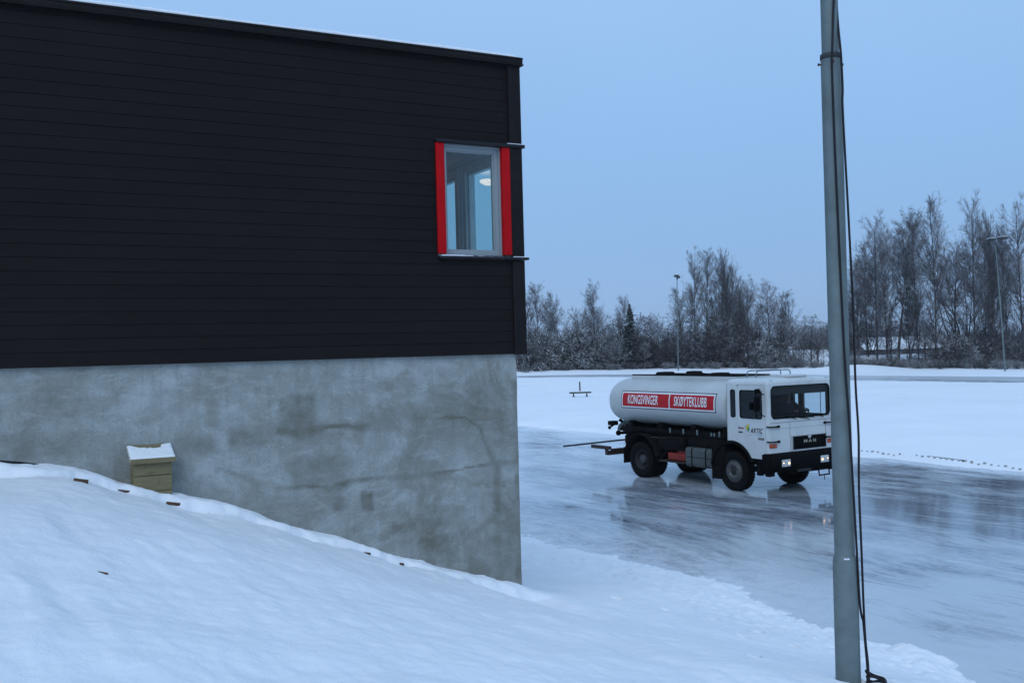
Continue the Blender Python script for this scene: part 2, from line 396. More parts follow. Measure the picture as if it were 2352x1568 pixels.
def lettering(name, txt, fn, a0, a1, b0, b1, m, parent, shear=0.0, bold=0.0, spacing=1.0, cuts=0):
    """text stretched into the box a0..a1 x b0..b1 of a surface given by fn(a, b)"""
    me, co, mn, mx = text_mesh(txt, 0, shear, bold, spacing)
    bm = bmesh.new(); bm.from_mesh(me)
    bmesh.ops.triangulate(bm, faces=bm.faces[:])
    if cuts: bmesh.ops.subdivide_edges(bm, edges=bm.edges[:], cuts=cuts, use_grid_fill=True)
    for v in bm.verts:
        a = a0 + (v.co.x - mn[0]) / (mx[0] - mn[0]) * (a1 - a0); b = b0 + (v.co.y - mn[1]) / (mx[1] - mn[1]) * (b1 - b0)
        v.co = Vector(fn(a, b))
    bm.to_mesh(me); bm.free(); me.name = name
    return link(name, me, m, parent)
# ------------------------------------------------------------------ sky and light (blue overcast dusk)
SUN_EL, SUN_AZ = rad(40), rad(195)
w = bpy.data.worlds.new('World'); SC.world = w; w.use_nodes = True; nt = w.node_tree; nt.nodes.clear()
wo = nt.nodes.new('ShaderNodeOutputWorld'); bg = nt.nodes.new('ShaderNodeBackground'); bg.inputs['Strength'].default_value = 0.1
sky = nt.nodes.new('ShaderNodeTexSky'); sky.sky_type = 'NISHITA'; sky.sun_disc = False; sky.sun_elevation = SUN_EL; sky.sun_rotation = SUN_AZ
tc = nt.nodes.new('ShaderNodeTexCoord'); sx = nt.nodes.new('ShaderNodeSeparateXYZ'); nt.links.new(tc.outputs['Generated'], sx.inputs[0])
# an even cloud deck in front of the clear sky, a little brighter overhead
rp = nt.nodes.new('ShaderNodeValToRGB'); nt.links.new(sx.outputs[2], rp.inputs[0])
el = rp.color_ramp.elements
SKY = [(0.0, (2.8, 4.62, 7.55)), (.08, (2.68, 4.68, 7.95)), (.20, (2.88, 5.1, 8.55)), (.36, (3.48, 5.75, 9.3)), (1.0, (3.9, 6.1, 9.6))]
while len(el) < len(SKY): el.new(.5)
for e_, (p, c) in zip(el, SKY): e_.position = p; e_.color = (*c, 1)
nz = nt.nodes.new('ShaderNodeTexNoise'); nz.inputs['Scale'].default_value = 1.6; nz.inputs['Detail'].default_value = 4
nt.links.new(tc.outputs['Generated'], nz.inputs['Vector'])
mr = nt.nodes.new('ShaderNodeMapRange'); nt.links.new(nz.outputs[0], mr.inputs[0])
for k, v in ((1, .3), (2, .7), (3, .965), (4, 1.035)): mr.inputs[k].default_value = v
mu = nt.nodes.new('ShaderNodeVectorMath'); mu.operation = 'SCALE'; nt.links.new(rp.outputs[0], mu.inputs[0]); nt.links.new(mr.outputs[0], mu.inputs['Scale'])
mx = nt.nodes.new('ShaderNodeMix'); mx.data_type = 'RGBA'; mx.inputs[0].default_value = .93
nt.links.new(sky.outputs[0], mx.inputs[6]); nt.links.new(mu.outputs[0], mx.inputs[7])
nt.links.new(mx.outputs[2], bg.inputs['Color']); nt.links.new(bg.outputs[0], wo.inputs['Surface'])
sd = bpy.data.lights.new('sun', 'SUN'); sd.energy = 0.82; sd.angle = rad(40); sd.color = (.90, .95, 1.0)
so = bpy.data.objects.new('sun', sd); COL.objects.link(so)
so.rotation_euler = Vector((-math.sin(SUN_AZ) * math.cos(SUN_EL), -math.cos(SUN_AZ) * math.cos(SUN_EL), -math.sin(SUN_EL))).to_track_quat('-Z', 'Y').to_euler()
SC.view_settings.view_transform = 'Standard'; SC.view_settings.look = 'None'; SC.view_settings.exposure = 0; SC.view_settings.gamma = 1
SC.cycles.max_bounces = 8; SC.cycles.transparent_max_bounces = 16; SC.cycles.use_denoising = True

# ------------------------------------------------------------------ the oval: U runs along the near straight, N across it
U = np.array([-.547, .837]); N_ = np.array([.837, .547])
AC, NC, RI, RO = 92.0, 54.0, 25.7, 39.3        # end of the straight, its axis, inner and outer radius
def world_an(a, n): return U[0] * a + N_[0] * n, U[1] * a + N_[1] * n
TRZ = math.atan2(U[1], U[0])
# ice
icem = MB(); icem.add([(-120, 4, 0), (240, 4, 0), (240, -125, 0), (-120, -125, 0)], [(0, 1, 2, 3)])
# local X = along the track, local Y = -across
def ice_sheet():
    V = []; xs = np.linspace(-90, 200, 60); ys = np.linspace(6, 104, 40)
    X, Y = np.meshgrid(xs, ys); P = np.stack([X, Y, 0 * X], -1).reshape(-1, 3)
    o = np_mesh('ice', P, grid_faces(40, 60), mat['ice'], None, False)
    M = Matrix(((U[0], N_[0], 0, 0), (U[1], N_[1], 0, 0), (0, 0, 1, 0), (0, 0, 0, 1)))
    # (U, N_) is left handed: mirror in the matrix keeps X along and Y across
    me = o.data; me.flip_normals(); o.matrix_world = M
    return tag(o, 'wet blue grey ice of the skating track', None, None, 'structure')
ice_sheet()

def stadium(n_r, t_vals, r_vals, zfun):
    """sheet in (distance along the oval, radius): far straight, then the bend at its far end, then back"""
    T, Rr = np.meshgrid(t_vals, r_vals)
    ang = np.clip((T - AC) / 33.0, 0, math.pi); a = np.where(T < AC, T, AC + np.sin(ang) * Rr); n = NC + np.cos(ang) * Rr
    ext = np.maximum(0, T - AC - 33 * math.pi); a = a - ext
    x, y = world_an(a, n); z = zfun(x, y, Rr, T)
    return np.stack([x, y, z], -1).reshape(-1, 3), T.shape
def z_infield(x, y, r, t):
    e = RI + .5 * fbm(x * .5, y * .5, 4) + .25 * fbm(x * 2.1, y * 2.1, 3) - r
    return -.05 + .20 * sstep(0, .7, e) + .16 * sstep(.5, 7, e) + (.05 * fbm(x * .35, y * .35, 4) + .03 * fbm(x * 1.7, y * 1.7, 4)) * sstep(.0, 1, e)
rv = np.concatenate([[.01, 4, 8, 11, 14], np.linspace(16, 22, 40), np.linspace(22.1, 26.6, 60)])
tv = np.concatenate([np.linspace(-60, -5, 40), np.linspace(-4, 92, 300), np.linspace(92.5, AC + 33 * math.pi, 120), AC + 33 * math.pi + np.linspace(.5, 160, 420)])
P, sh = stadium(0, tv, rv, z_infield)
tag(np_mesh('infield_snow', P, grid_faces(*sh), mat['snow_far']), 'smooth snow covering the infield inside the ice track', None, None, 'structure')
def z_bank(x, y, r, t):
    e = r - RO - 1.4 * fbm(t * .07, t * 0 + 3.3, 3) - .25 * fbm(x * 1.3, y * 1.3, 3)
    z = -.06 + .16 * sstep(0, 1.2, e) + .30 * sstep(.8, 7, e) + (.13 * fbm(x * .22, y * .22, 4) + .05 * fbm(x * 1.1, y * 1.1, 3)) * sstep(.3, 3, e)
    z = z + .55 * np.exp(-((t - 78) / 6.0) ** 2 - ((r - 47) / 3.0) ** 2)
    return z - 2.3 * sstep(66, 95, r) + 1.2 * sstep(150, 600, r)
rv = np.concatenate([np.linspace(36.5, 50, 60), np.linspace(51, 70, 24), np.linspace(75, 160, 20), [200, 300, 450, 700, 1100]])
tv = np.concatenate([np.linspace(-400, -60, 30), np.linspace(-58, 92, 260), np.linspace(93, AC + 33 * 2.4, 110)])
P, sh = stadium(0, tv, rv, z_bank)
tag(np_mesh('far_snow_bank', P, grid_faces(*sh)[:, ::-1], mat['snow_far']), 'snow bank rising beyond the far straight to the trees', None, None, 'structure')

# ------------------------------------------------------------------ near snow slope
BU, BN = Vector((.88498764, .46561452, 0)), Vector((.46561452, -.88498764, 0))    # along the clubhouse wall, out of it
BC = Vector((.10048171, 12.0, 0))                                                  # its corner
def wall_pt(px, py, off=0.0):
    p0 = BC + BN * off - Vector((0, 0, EYE)); r = ray(px, py); X = r * (p0.dot(BN) / r.dot(BN)); X.z += EYE; return X
ctrl = [(-4.83, 9.40, 3.04), (-4.36, 9.66, 2.96), (-4.06, 9.81, 2.85), (-3.85, 9.92, 2.73), (-3.51, 10.10, 2.63), (-3.3, 10.21, 2.57), (-3.0, 10.37, 2.46),
        (-2.52, 10.62, 2.20), (-1.85, 10.97, 1.94), (-1.41, 11.21, 1.71), (-.94, 11.45, 1.53), (-.46, 11.71, 1.34), (.07, 11.98, 1.14),
        (-6.5, 8.5, 3.2), (-8, 7.7, 3.3), (-8, 3, 3.5), (-5, 5, 3.12), (-3, 3, 2.74), (-3.2, 7.0, 2.80), (-1.4, 5, 2.40), (-1.2, 8.5, 2.10), (0, 0, 2.35), (3, 2, 1.9), (4, 4.4, 1.5), (2.45, 7.5, 1.44), (0.6, 9.0, 1.55), (1.0, 6.0, 1.87),
        (3.4, 9.4, .86), (4.4, 10.2, .46), (1.6, 11.2, .86), (2.9, 12.4, .42), (2.3, 14.4, .36), (1.3, 16.6, .26), (.8, 13.4, .72), (6.0, 8.2, .62), (7.5, 6.5, .6), (8, 2, 1.2), (0, -3, 2.5),
        (-.4, 13, .95), (-1.5, 15, .8), (-3, 18, .5), (-6, 14, 1.6), (-7, 20, .6)]
edge = [(.19, 21.2), (.88, 20.0), (1.74, 19.0), (2.42, 18.0), (3.06, 17.2), (3.58, 16.2), (3.92, 14.85), (4.22, 13.8), (4.55, 13.05), (4.88, 12.45), (5.2, 11.95), (5.44, 11.4), (6.3, 10.2), (7.6, 8.8), (9.5, 6.5), (-1.5, 23.5), (-4, 26)]
ctrl += [(x, y, .02) for x, y in edge] + [(x + 1.0, y + .66, -.26) for x, y in edge]
CT = np.array(ctrl)
def tps_fit(P, z, lam=.004):
    d = np.sqrt(((P[:, None] - P[None]) ** 2).sum(-1)); K = np.where(d > 0, d * d * np.log(d + 1e-12), 0) + lam * np.eye(len(P))
    Q = np.c_[np.ones(len(P)), P]; A = np.block([[K, Q], [Q.T, np.zeros((3, 3))]])
    return np.linalg.solve(A, np.r_[z, 0, 0, 0])
TW = tps_fit(CT[:, :2], CT[:, 2])
def tps(x, y):
    r = TW[-3] + TW[-2] * x + TW[-1] * y
    for (cx, cy, _), wgt in zip(CT, TW):
        d2 = (x - cx) ** 2 + (y - cy) ** 2; r = r + wgt * .5 * d2 * np.log(d2 + 1e-12)
    return r
def wall_dist(x, y): return (x - BC.x) * BN.x + (y - BC.y) * BN.y, (x - BC.x) * BU.x + (y - BC.y) * BU.y
def near_z(x, y, detail=True):
    x = np.asarray(x, float); y = np.asarray(y, float); z = tps(x, y)
    dw, uu = wall_dist(x, y)
    inwall = sstep(.4, -.2, uu)
    lip = .30 + .16 * fbm(uu * 2.3, uu * 0 + 5.5, 5)
    z = z - (.045 + .07 * np.maximum(0, .4 + fbm(uu * 1.6, uu * 0 + 12, 3))) * sstep(lip - .02, lip + .08, dw) * inwall * sstep(3.0, .4, dw) + .02 * inwall * sstep(.4, .05, dw) + .045 * inwall * sstep(.6, .25, dw) * sstep(.0, .1, dw) * fbm(uu * 5, dw * 6, 4) - .10 * inwall * np.maximum(fbm(uu * 4.3 + 3, uu * 0 + 2, 3) - .02, 0) * np.exp(-((dw - lip - .05) / .05) ** 2)
    if not detail: return z
    away = sstep(.1, .5, np.abs(dw)) * inwall + (1 - inwall)
    z = z + .10 * fbm(x * .55, y * .55, 4) * away
    # soft wind ripples running down the slope
    q = x * .86 + y * .5 + .5 * fbm(x * .8, y * .8, 3)
    z = z + .034 * fbm(q * 2.6 + 40, (x * -.5 + y * .86) * .5 + 11, 4) * away
    z = z + .016 * fbm(x * 4.5, y * 4.5, 4) + .006 * fbm(x * 17, y * 17, 3)
    # lumps and clods thrown up along the ice edge
    low = sstep(.62, .22, z) * sstep(-.25, .0, z)
    c = fbm(x * 3.1 + 7, y * 3.1, 4); z = z + low * (.11 * np.maximum(c - .12, 0) + .05 * fbm(x * 9, y * 9, 3) - .012)
    z = z + low * .12 * np.maximum(fbm(x * 1.2 + 3, y * 1.2 + 8, 2) - .1, 0)
    # crumbled ledge near the pole
    led = sstep(3.6, 4.4, x) * sstep(15.2, 13.4, y); z = z + led * (.05 + .07 * fbm(x * 2.6, y * 2.6, 4)) * sstep(-.006, .012, z) * sstep(.5, .1, z)
    # footprints
    for fx, fy, fr in FEET:
        d = np.sqrt(((x - fx) * 1.0) ** 2 + ((y - fy) * .6) ** 2); z = z - .045 * sstep(fr, fr * .5, d) + .012 * sstep(fr * 1.6, fr, d) * sstep(fr * .6, fr, d)
    # snow heaped round the pole
    dp = np.sqrt((x - 2.448) ** 2 + (y - 7.5) ** 2); z = z - .03 * sstep(.3, .13, dp)
    return z
FEET = [(2.9, 8.1, .09), (3.05, 8.5, .08), (2.0, 8.6, .07), (2.12, 8.65, .05), (3.2, 9.2, .09), (3.45, 9.6, .08), (1.3, 13.2, .12), (2.5, 12.9, .10), (2.9, 12.2, .09), (2.6, 11.7, .08), (3.1, 11.4, .09), (2.3, 13.6, .11), (1.9, 13.0, .09)]
ys = np.concatenate([np.linspace(-3, 2.6, 20), np.linspace(2.7, 10, 330), np.linspace(10.03, 16, 230), np.linspace(16.05, 24, 150)])
fr_ = np.linspace(-1, 1, 520)
Yg = np.repeat(ys[:, None], len(fr_), 1); half = np.maximum(4.5, .62 * Yg + 1.5); Xg = fr_[None] * half
Zg = near_z(Xg, Yg)
tag(np_mesh('near_snow_slope', np.stack([Xg, Yg, Zg], -1).reshape(-1, 3), grid_faces(*Xg.shape), mat['snow']), 'fresh snow slope falling from the clubhouse wall to the ice', None, None, 'structure')
def snow_at(x, y): return float(near_z(np.array([x]), np.array([y]))[0])

# ------------------------------------------------------------------ clubhouse (local x along the wall, y into the house, z up)
house = tag(empty('clubhouse', (BC.x, BC.y, 0), math.atan2(BU.y, BU.x)), 'dark board clad clubhouse with red edged corner window on a bare concrete base', 'building')
UL, VB = -10.0, 7.0
ZC, ZR = 3.935, 7.395
WU0, WU1, WZ0, WZ1 = -1.05, -.095, 5.10, 6.39
# concrete base, fine grid in front carrying the stain attribute
def concrete_base():
    us = np.linspace(UL, -.04, 500); zs = np.linspace(-.3, ZC + .02, 190); Ug, Zz = np.meshgrid(us, zs)
    V = np.stack([Ug, .05 + .006 * fbm(Ug * 1.1, Zz * 1.1, 4), Zz], -1)
    V[:, -1, 0] += .012 * fbm(Zz[:, -1] * 2.2, Zz[:, -1] * 0 + 1, 4)
    st = np.zeros_like(Ug)
    def L(px, py): p = wall_pt(px, py, -.05); return (p - BC).dot(BU), p.z
    nzf = fbm(Ug * 2.6, Zz * 2.6, 5); nzg = fbm(Ug * 9, Zz * 9, 3)
    def patch(x0, y0, x1, y1, amt, soft=.05):
        nonlocal st
        (a0, b1), (a1, b0) = L(x0, y0), L(x1, y1)
        uu = Ug + .05 * nzf; zz = Zz + .04 * nzg
        m = sstep(a0 - soft, a0 + soft, uu) * sstep(a1 + soft, a1 - soft, uu) * sstep(b0 - soft, b0 + soft, zz) * sstep(b1 + soft, b1 - soft, zz)
        st = np.maximum(st, amt * m * (.75 + .6 * nzf))
    def seam(pts, wd, amt):
        nonlocal st
        q = [L(*p) for p in pts]; uu = Ug + .03 * nzf; zz = Zz + .05 * nzf
        d = np.full_like(Ug, 9.)
        for (a, b), (c, e) in zip(q, q[1:]):
            t = np.clip(((uu - a) * (c - a) + (zz - b) * (e - b)) / ((c - a) ** 2 + (e - b) ** 2), 0, 1)
            d = np.minimum(d, np.hypot(uu - a - t * (c - a), zz - b - t * (e - b)))
        st = np.maximum(st, amt * sstep(wd * np.maximum(.3, 1.3 + 2.2 * nzf), wd * .15, d) * np.clip(.65 + 1.6 * fbm(Ug * 1.3 + 9, Zz * 1.3, 3), .1, 1.1))
    patch(640, 908, 728, 992, .50, .04); patch(525, 985, 610, 1020, .6, .06); patch(470, 915, 505, 985, .4)
    patch(900, 1205, 955, 1222, .8, .02); patch(920, 1205, 945, 1250, .5, .02); patch(960, 1232, 1058, 1295, .65, .03); patch(830, 1130, 858, 1172, .8, .02)
    patch(975, 1190, 1040, 1225, .45); patch(770, 1140, 800, 1175, .5, .06); patch(100, 905, 200, 965, .5, .12); patch(0, 1000, 300, 1040, .45, .06); patch(395, 1000, 500, 1040, .5, .08)
    patch(1060, 880, 1130, 960, .55, .1); patch(880, 870, 960, 900, .45, .08); patch(660, 1050, 800, 1110, .35, .08); patch(1130, 1060, 1160, 1330, .55, .05); patch(1180, 1190, 1204, 1340, .7, .04); patch(1180, 1090, 1204, 1150, .6, .03)
    patch(1140, 860, 1160, 1020, .4, .06); patch(940, 1180, 1150, 1330, .40, .25); patch(1080, 1130, 1204, 1350, .42, .18); patch(1000, 870, 1180, 1030, .35, .22); patch(830, 940, 1010, 985, .35, .12); patch(1000, 845, 1060, 870, .4, .05); patch(1175, 870, 1200, 1060, .45, .05); patch(200, 1055, 420, 1100, .35, .06)
    seam([(640, 990), (760, 982), (900, 975), (975, 962), (1060, 962), (1100, 985), (1135, 1062)], .055, .6)
    seam([(640, 1122), (740, 1118), (800, 1106), (950, 1094), (1060, 1082), (1135, 1062), (1200, 1056)], .04, .6)
    seam([(500, 1080), (640, 1122)], .05, .4); seam([(1090, 940), (1045, 905)], .05, .5); seam([(1130, 980), (1160, 1010)], .04, .5)
    seam([(965, 1252), (1050, 1240)], .022, .9); seam([(970, 1262), (1040, 1256)], .018, .9); seam([(985, 1285), (1055, 1282)], .02, .8); seam([(440, 1010), (370, 1060)], .06, .3)
    st = np.clip(st * (1.05 + .5 * nzg), 0, 1)
    me_o = np_mesh('concrete_base', V.reshape(-1, 3), grid_faces(*Ug.shape), mat['concrete'], house)
    a = me_o.data.attributes.new('stain', 'FLOAT', 'POINT'); a.data.foreach_set('value', st.astype(np.float32).ravel())
    me = me_o.data; bm = bmesh.new(); bm.from_mesh(me)
    xe = -.04
    for quad in (((xe, .05, -.3), (xe, VB, -.3), (xe, VB, ZC + .02), (xe, .05, ZC + .02)), ((UL, VB, -.3), (UL, .05, -.3), (UL, .05, ZC + .02), (UL, VB, ZC + .02)), ((xe, VB, -.3), (UL, VB, -.3), (UL, VB, ZC + .02), (xe, VB, ZC + .02))):
        bm.faces.new([bm.verts.new(q) for q in quad])
    bm.to_mesh(me); bm.free()
concrete_base()

# lapped boards
def cladding():
    m = MB(); pitch = .1305; z = 5.120 - pitch * math.ceil((5.120 - ZC) / pitch) ; first = True
    rows = []; zz = ZC
    zk = 5.120 - pitch * 9
    edges_ = [ZC] + [zk + pitch * i for i in range(0, 60) if ZC + .02 < zk + pitch * i < ZR - .01] + [ZR]
    for b, t in zip(edges_, edges_[1:]):
        segs = [(UL, -.088, b, t)]
        if t > WZ0 + .01 and b < WZ1 - .01:
            segs = [(UL, WU0, b, t)]
            if b < 5.05: segs.append((WU0, -.088, b, 5.053))
            if t > 6.436: segs.append((WU0, -.088, 6.434, t))
        for (a0, a1, b, t) in segs:
            prof = [(-.003, b + .003), (-.001, t - .0025), (.014, t - .0025), (.014, t), (.05, t), (.05, b), (.014, b), (-.001, b + .001)]
            l0 = [(a0, y, z_) for y, z_ in prof]; l1 = [(a1, y, z_) for y, z_ in prof]
            m.loft([l0, l1], True, True, True, False)
        # the side wall round the corner, windows left open
        segs = [(.05, VB)]
        if t > WZ0 + .01 and b < WZ1 - .01: segs = [(2.25, VB)]
        for (a0, a1) in segs:
            prof = [(.058, b + .006), (.046, t - .003), (.028, t - .003), (.028, t), (0, t), (0, b), (.028, b), (.054, b + .002)]
            l0 = [(x, a0, z_) for x, z_ in prof]; l1 = [(x, a1, z_) for x, z_ in prof]
            m.loft([l0, l1], True, True, True, False)
    return m.build('cladding', mat['clad'], house)
cladding()
m = MB()
for a, b in ((ZC - .01, 5.048), (5.085, 6.394), (6.437, ZR)):
    m.box(-.092, .072, -.03, -.006, a, b, .003); m.box(.050, .072, -.005, .14, a, b, .003)
m.build('corner_board', mat['trim_dark'], house)
m = MB()                                                     # inner wall, leaves the window openings free
wall_o = [(UL, ZC), (-.002, ZC), (-.002, ZR), (UL, ZR)]
m.plate(wall_o, [[(WU0 + .02, WZ0), (WU1 - .02, WZ0), (WU1 - .02, WZ1), (WU0 + .02, WZ1)]], lambda a, b, k: (a, .052 + k, b), .15)
m.plate([(.21, ZC), (VB, ZC), (VB, ZR), (.21, ZR)], [[(.27, WZ0), (2.2, WZ0), (2.2, WZ1), (.27, WZ1)]], lambda a, b, k: (-.003 - k, a, b), .15)
m.box(UL, UL + .1, .21, VB, ZC, ZR); m.box(UL, -.16, VB - .1, VB - .002, ZC, ZR)
m.build('inner_wall', mat['room'], house)
m = MB(); m.box(UL + .11, -.16, .21, VB - .11, 6.62, 6.70); m.build('ceiling', mat['room'], house)
m = MB(); m.box(UL + .11, -.16, .21, VB - .11, 4.0, 4.1); m.build('floor', mat['floor'], house)
m = MB(); m.box(-3.6, -3.5, .22, VB - .12, 4.11, 6.61); m.box(-3.49, -.16, 4.4, 4.5, 4.11, 6.61); m.build('room_partition', mat['room'], house)
m = MB(); m.box(UL, .098, -.062, VB, ZR + .003, ZR + .055, .004); m.box(UL, .106, -.07, VB, ZR - .012, ZR + .001)
m.box(UL, .102, -.066, VB, ZR + .057, ZR + .082, .004)
m.build('roof_edge', mat['trim_dark'], house)
# roof snow
us = np.linspace(UL, .082, 700); prof = [(-.046, 0.0), (-.05, .018), (-.03, .045), (.06, .075), (.4, .11), (2, .16), (6.9, .16)]
Vs = []
for i, (v, h) in enumerate(prof):
    hh = .8 * h * (1 + .35 * fbm(us * 1.7, us * 0 + i * .13, 4) + .18 * fbm(us * 14, us * 0 + 3, 2)) * np.clip((.085 - us) / .12 + .15, .15, 1)
    vv = v + (.012 * fbm(us * 9, us * 0 + 7, 3) + .01 * fbm(us * 2, us * 0 + 1, 2) if i < 3 else 0)
    Vs.append(np.stack([us, np.full_like(us, 0) + vv, ZR + .084 + hh], -1))
np_mesh('roof_snow', np.array(Vs).reshape(-1, 3), grid_faces(len(prof), len(us)), mat['snow_cap'], house)

# corner window
m = MB()
def frame(m, a0, a1, b0, b1, wl, wr, wb, wt, fn, t):
    m.plate([(a0, b0), (a1, b0), (a1, b1), (a0, b1)], [[(a0 + wl, b0 + wb), (a1 - wr, b0 + wb), (a1 - wr, b1 - wt), (a0 + wl, b1 - wt)]], fn, t)
fA = lambda off: (lambda a, b, k: (a, off + k, b))
frame(m, -.946, -.199, 5.104, 6.386, .022, .022, .022, .022, fA(.028), .125)
frame(m, -.9235, -.2215, 5.1265, 6.3635, .03, .045, .035, .04, fA(.055), .075)
frame(m, -.893, -.267, 5.162, 6.323, .012, .016, .012, .012, fA(.068), .05)
win = m.build('corner_window', mat['win_frame'], house)
MB().add([(-.88, .09, 5.175), (-.284, .09, 5.175), (-.284, .09, 6.31), (-.88, .09, 6.31)], [(0, 1, 2, 3)]).build('glass', mat['pane'], win)
for a0, a1 in ((-1.05, -.947), (-.198, -.094)):
    m = MB(); m.box(a0, a1, -.030, -.007, 5.112, 6.392, .003); m.box(a0 + .001, a1 - .001, -.006, .055, 5.113, 6.391); m.build('red_trim_board', mat['red_board'], win)
m = MB(); m.box(-1.055, .104, -.052, .03, 6.3955, 6.433, .003); m.box(.0735, .104, .031, 2.4, 6.3955, 6.433, .003); m.build('head_flashing', mat['flash'], win)
m = MB(); m.box(-1.052, .118, -.062, .03, 5.055, 5.083, .003); m.box(.0735, .118, .031, 2.4, 5.055, 5.083, .003); m.build('window_sill', mat['flash'], win)
for a0, a1, h in ((-1.02, -.72, .014), (-.715, -.62, .010), (-.55, -.47, .008), (-.40, -.36, .005), (-.088, .112, .010)):
    MB().box(a0, a1, -.055, -.0315 if a0 > -.1 else -.010, 5.0835, 5.0835 + h, .004).build('snow_dusting', mat['snow_cap'], win)
m = MB(); m.box(-.13, .10, -.046, -.0315, 6.4335, 6.443, .004); m.build('snow_dusting', mat['snow_cap'], win)
# side window round the corner, seen from inside through the first one
m = MB(); fB = lambda off: (lambda a, b, k: (off - k, a, b))
m.plate([(.26, 5.10), (2.22, 5.10), (2.22, 6.39), (.26, 6.39)], [[(.33, 5.17), (1.12, 5.17), (1.12, 6.285), (.33, 6.285)], [(1.44, 5.17), (2.15, 5.17), (2.15, 6.285), (1.44, 6.285)]], fB(-.01), .14)
m.plate([(1.20, 5.11), (1.36, 5.11), (1.36, 6.38), (1.20, 6.38)], [], fB(-.151), .02); m.box(-.19, -.171, 1.25, 1.31, 5.12, 6.37)
m.plate([(.331, 5.171), (1.119, 5.171), (1.119, 6.284), (.331, 6.284)], [[(.365, 5.21), (1.085, 5.21), (1.085, 6.25), (.365, 6.25)]], fB(-.03), .08)
m.plate([(1.441, 5.171), (2.149, 5.171), (2.149, 6.284), (1.441, 6.284)], [[(1.475, 5.21), (2.115, 5.21), (2.115, 6.25), (1.475, 6.25)]], fB(-.03), .08)
m.box(-.172, -.151, .24, 2.24, 6.39, 6.46)
win2 = m.build('side_window', mat['in_frame'], house)
for v0, v1 in ((.366, 1.084), (1.476, 2.114)): MB().add([(-.065, v0, 5.211), (-.065, v1, 5.211), (-.065, v1, 6.249), (-.065, v0, 6.249)], [(0, 1, 2, 3)]).build('glass', mat['pane_far'], win2)
for v0, v1 in ((.145, .26), (2.21, 2.3)): MB().box(.03, .05, v0, v1, 5.09, 6.39).build('red_trim_board', mat['red_board'], win2)
# lamp in the room
u_l = 1.0      # its mirror image stands this far beyond the side window
rr_ = ray(*[c * 2352 / 2560 for c in (1040 + 800 / 4.3567, 320 + 585 / 4.3567)])
pl = BC + BU * u_l - Vector((0, 0, EYE)); X = rr_ * (pl.dot(BU) / rr_.dot(BU))
lp = Vector((X.x, X.y, X.z + EYE)) - BU * (2 * (u_l + .065)); print('lamp', (lp - BC).dot(BU), (lp - BC).dot(-BN), lp.z)
lamp = tag(empty('ceiling_lamp', lp), 'glowing cream dish lamp in the clubhouse room, mirrored in the side window pane', 'lamp')
prof = [(.001, -.055), (.06, -.050), (.10, -.036), (.135, -.012), (.15, .012), (.14, .022), (.001, .026)]
MB().lathe(prof, (0, 0, 0), (0, 0, 1), 32).build('lamp_shade', mat['shade'], lamp)
MB().tube([(0, 0, .024), (0, 0, 6.62 - lp.z)], .003, 6).build('cord', mat['win_frame'], lamp)

# small pine box against the wall
bx = tag(empty('pine_box', (BC.x, BC.y, 0), math.atan2(BU.y, BU.x)), 'small pale pine box with snow on its lid against the concrete wall', 'box')
m = MB()
for i in range(5):
    z1 = 3.000 - i * .155
    m.box(-4.42, -4.065, -.21, -.187, z1 - .150, z1, .004); m.box(-4.42, -4.398, -.186, .045, z1 - .150, z1, .003); m.box(-4.087, -4.065, -.186, .045, z1 - .150, z1, .003)
m.build('board_panel', mat['pine'], bx)
m = MB()
lid = [(-4.455, -.24, 3.018), (-4.03, -.24, 3.018), (-4.03, .045, 3.135), (-4.455, .045, 3.135)]
m.loft([[(x, y, z - .035) for x, y, z in lid], lid], True, True, True, False); m.box(-4.455, -4.03, -.262, -.241, 2.972, 3.022, .003); m.build('lid', mat['pine'], bx)
# snow on the lid with a melted hollow
ng = 60; a = np.linspace(0, 1, ng); A, B = np.meshgrid(a, a)
X_ = -4.457 + A * .43; Y_ = -.262 + B * .30
base = 3.018 + (Y_ + .24) / .285 * .117
h = .024 * np.clip(np.minimum(np.minimum(A, 1 - A), np.minimum(B, 1 - B)) * 14, 0, 1) ** .5
nb = fbm(A * 4, B * 4, 3); hol = np.exp(-(np.abs((A - .47 + .12 * nb) / .34) ** 2.4 + np.abs((B - .97 + .15 * nb) / .27) ** 2.2))
h = h * (1 - 1.5 * hol * (.9 + 1.1 * nb)) * (1 + .3 * nb) - .006
h = np.where(h < 0, -.012, h)
np_mesh('snow_cap', np.stack([X_, Y_, base + h], -1).reshape(-1, 3), grid_faces(ng, ng), mat['snow_cap'], bx)

# timber edging poking out of the snow along the wall
def edging(px, py, L_, yaw, roll, label, h=.05, lift=0.0, w=.06):
    # march along the ray to the snow surface
    r = ray(px, py); t = 3.0
    while t < 14:
        p = Vector((0, 0, EYE)) + r * t
        if p.z < snow_at(p.x, p.y): break
        t += .03
    o = tag(MB().box(-L_ / 2, L_ / 2, -w / 2, w / 2, -h, h * .35, .006).build('edging_plank', mat['brown_wood']), label, 'plank', 'planks poking out of the snow')
    o.location = p + Vector((0, 0, lift - .008)); o.scale = (.52, .5, .6); o.rotation_euler = (rad(roll), rad(12), math.atan2(BU.y, BU.x) + rad(yaw)); return o
edging(186, 1106, .24, 3, -30, 'longest brown plank end showing through the snow, left of the pine box', .05, .02)
edging(285, 1128, .22, 2, -25, 'brown plank edge in the snow just below the foot of the pine box', .04, .01)
edging(398, 1156, .26, 4, -25, 'thin brown plank edge in the snow right of the pine box', .04, .01)
edging(485, 1179, .12, 6, -20, 'short dark plank chip in the snow beneath the concrete wall', .03, .008)
edging(842, 1269, .16, 4, -20, 'dark plank edge in the snow under the small square wall stain', .03, .006)
edging(922, 1295, .10, 4, -25, 'reddish plank end in the snow nearest the concrete corner', .035, .012)
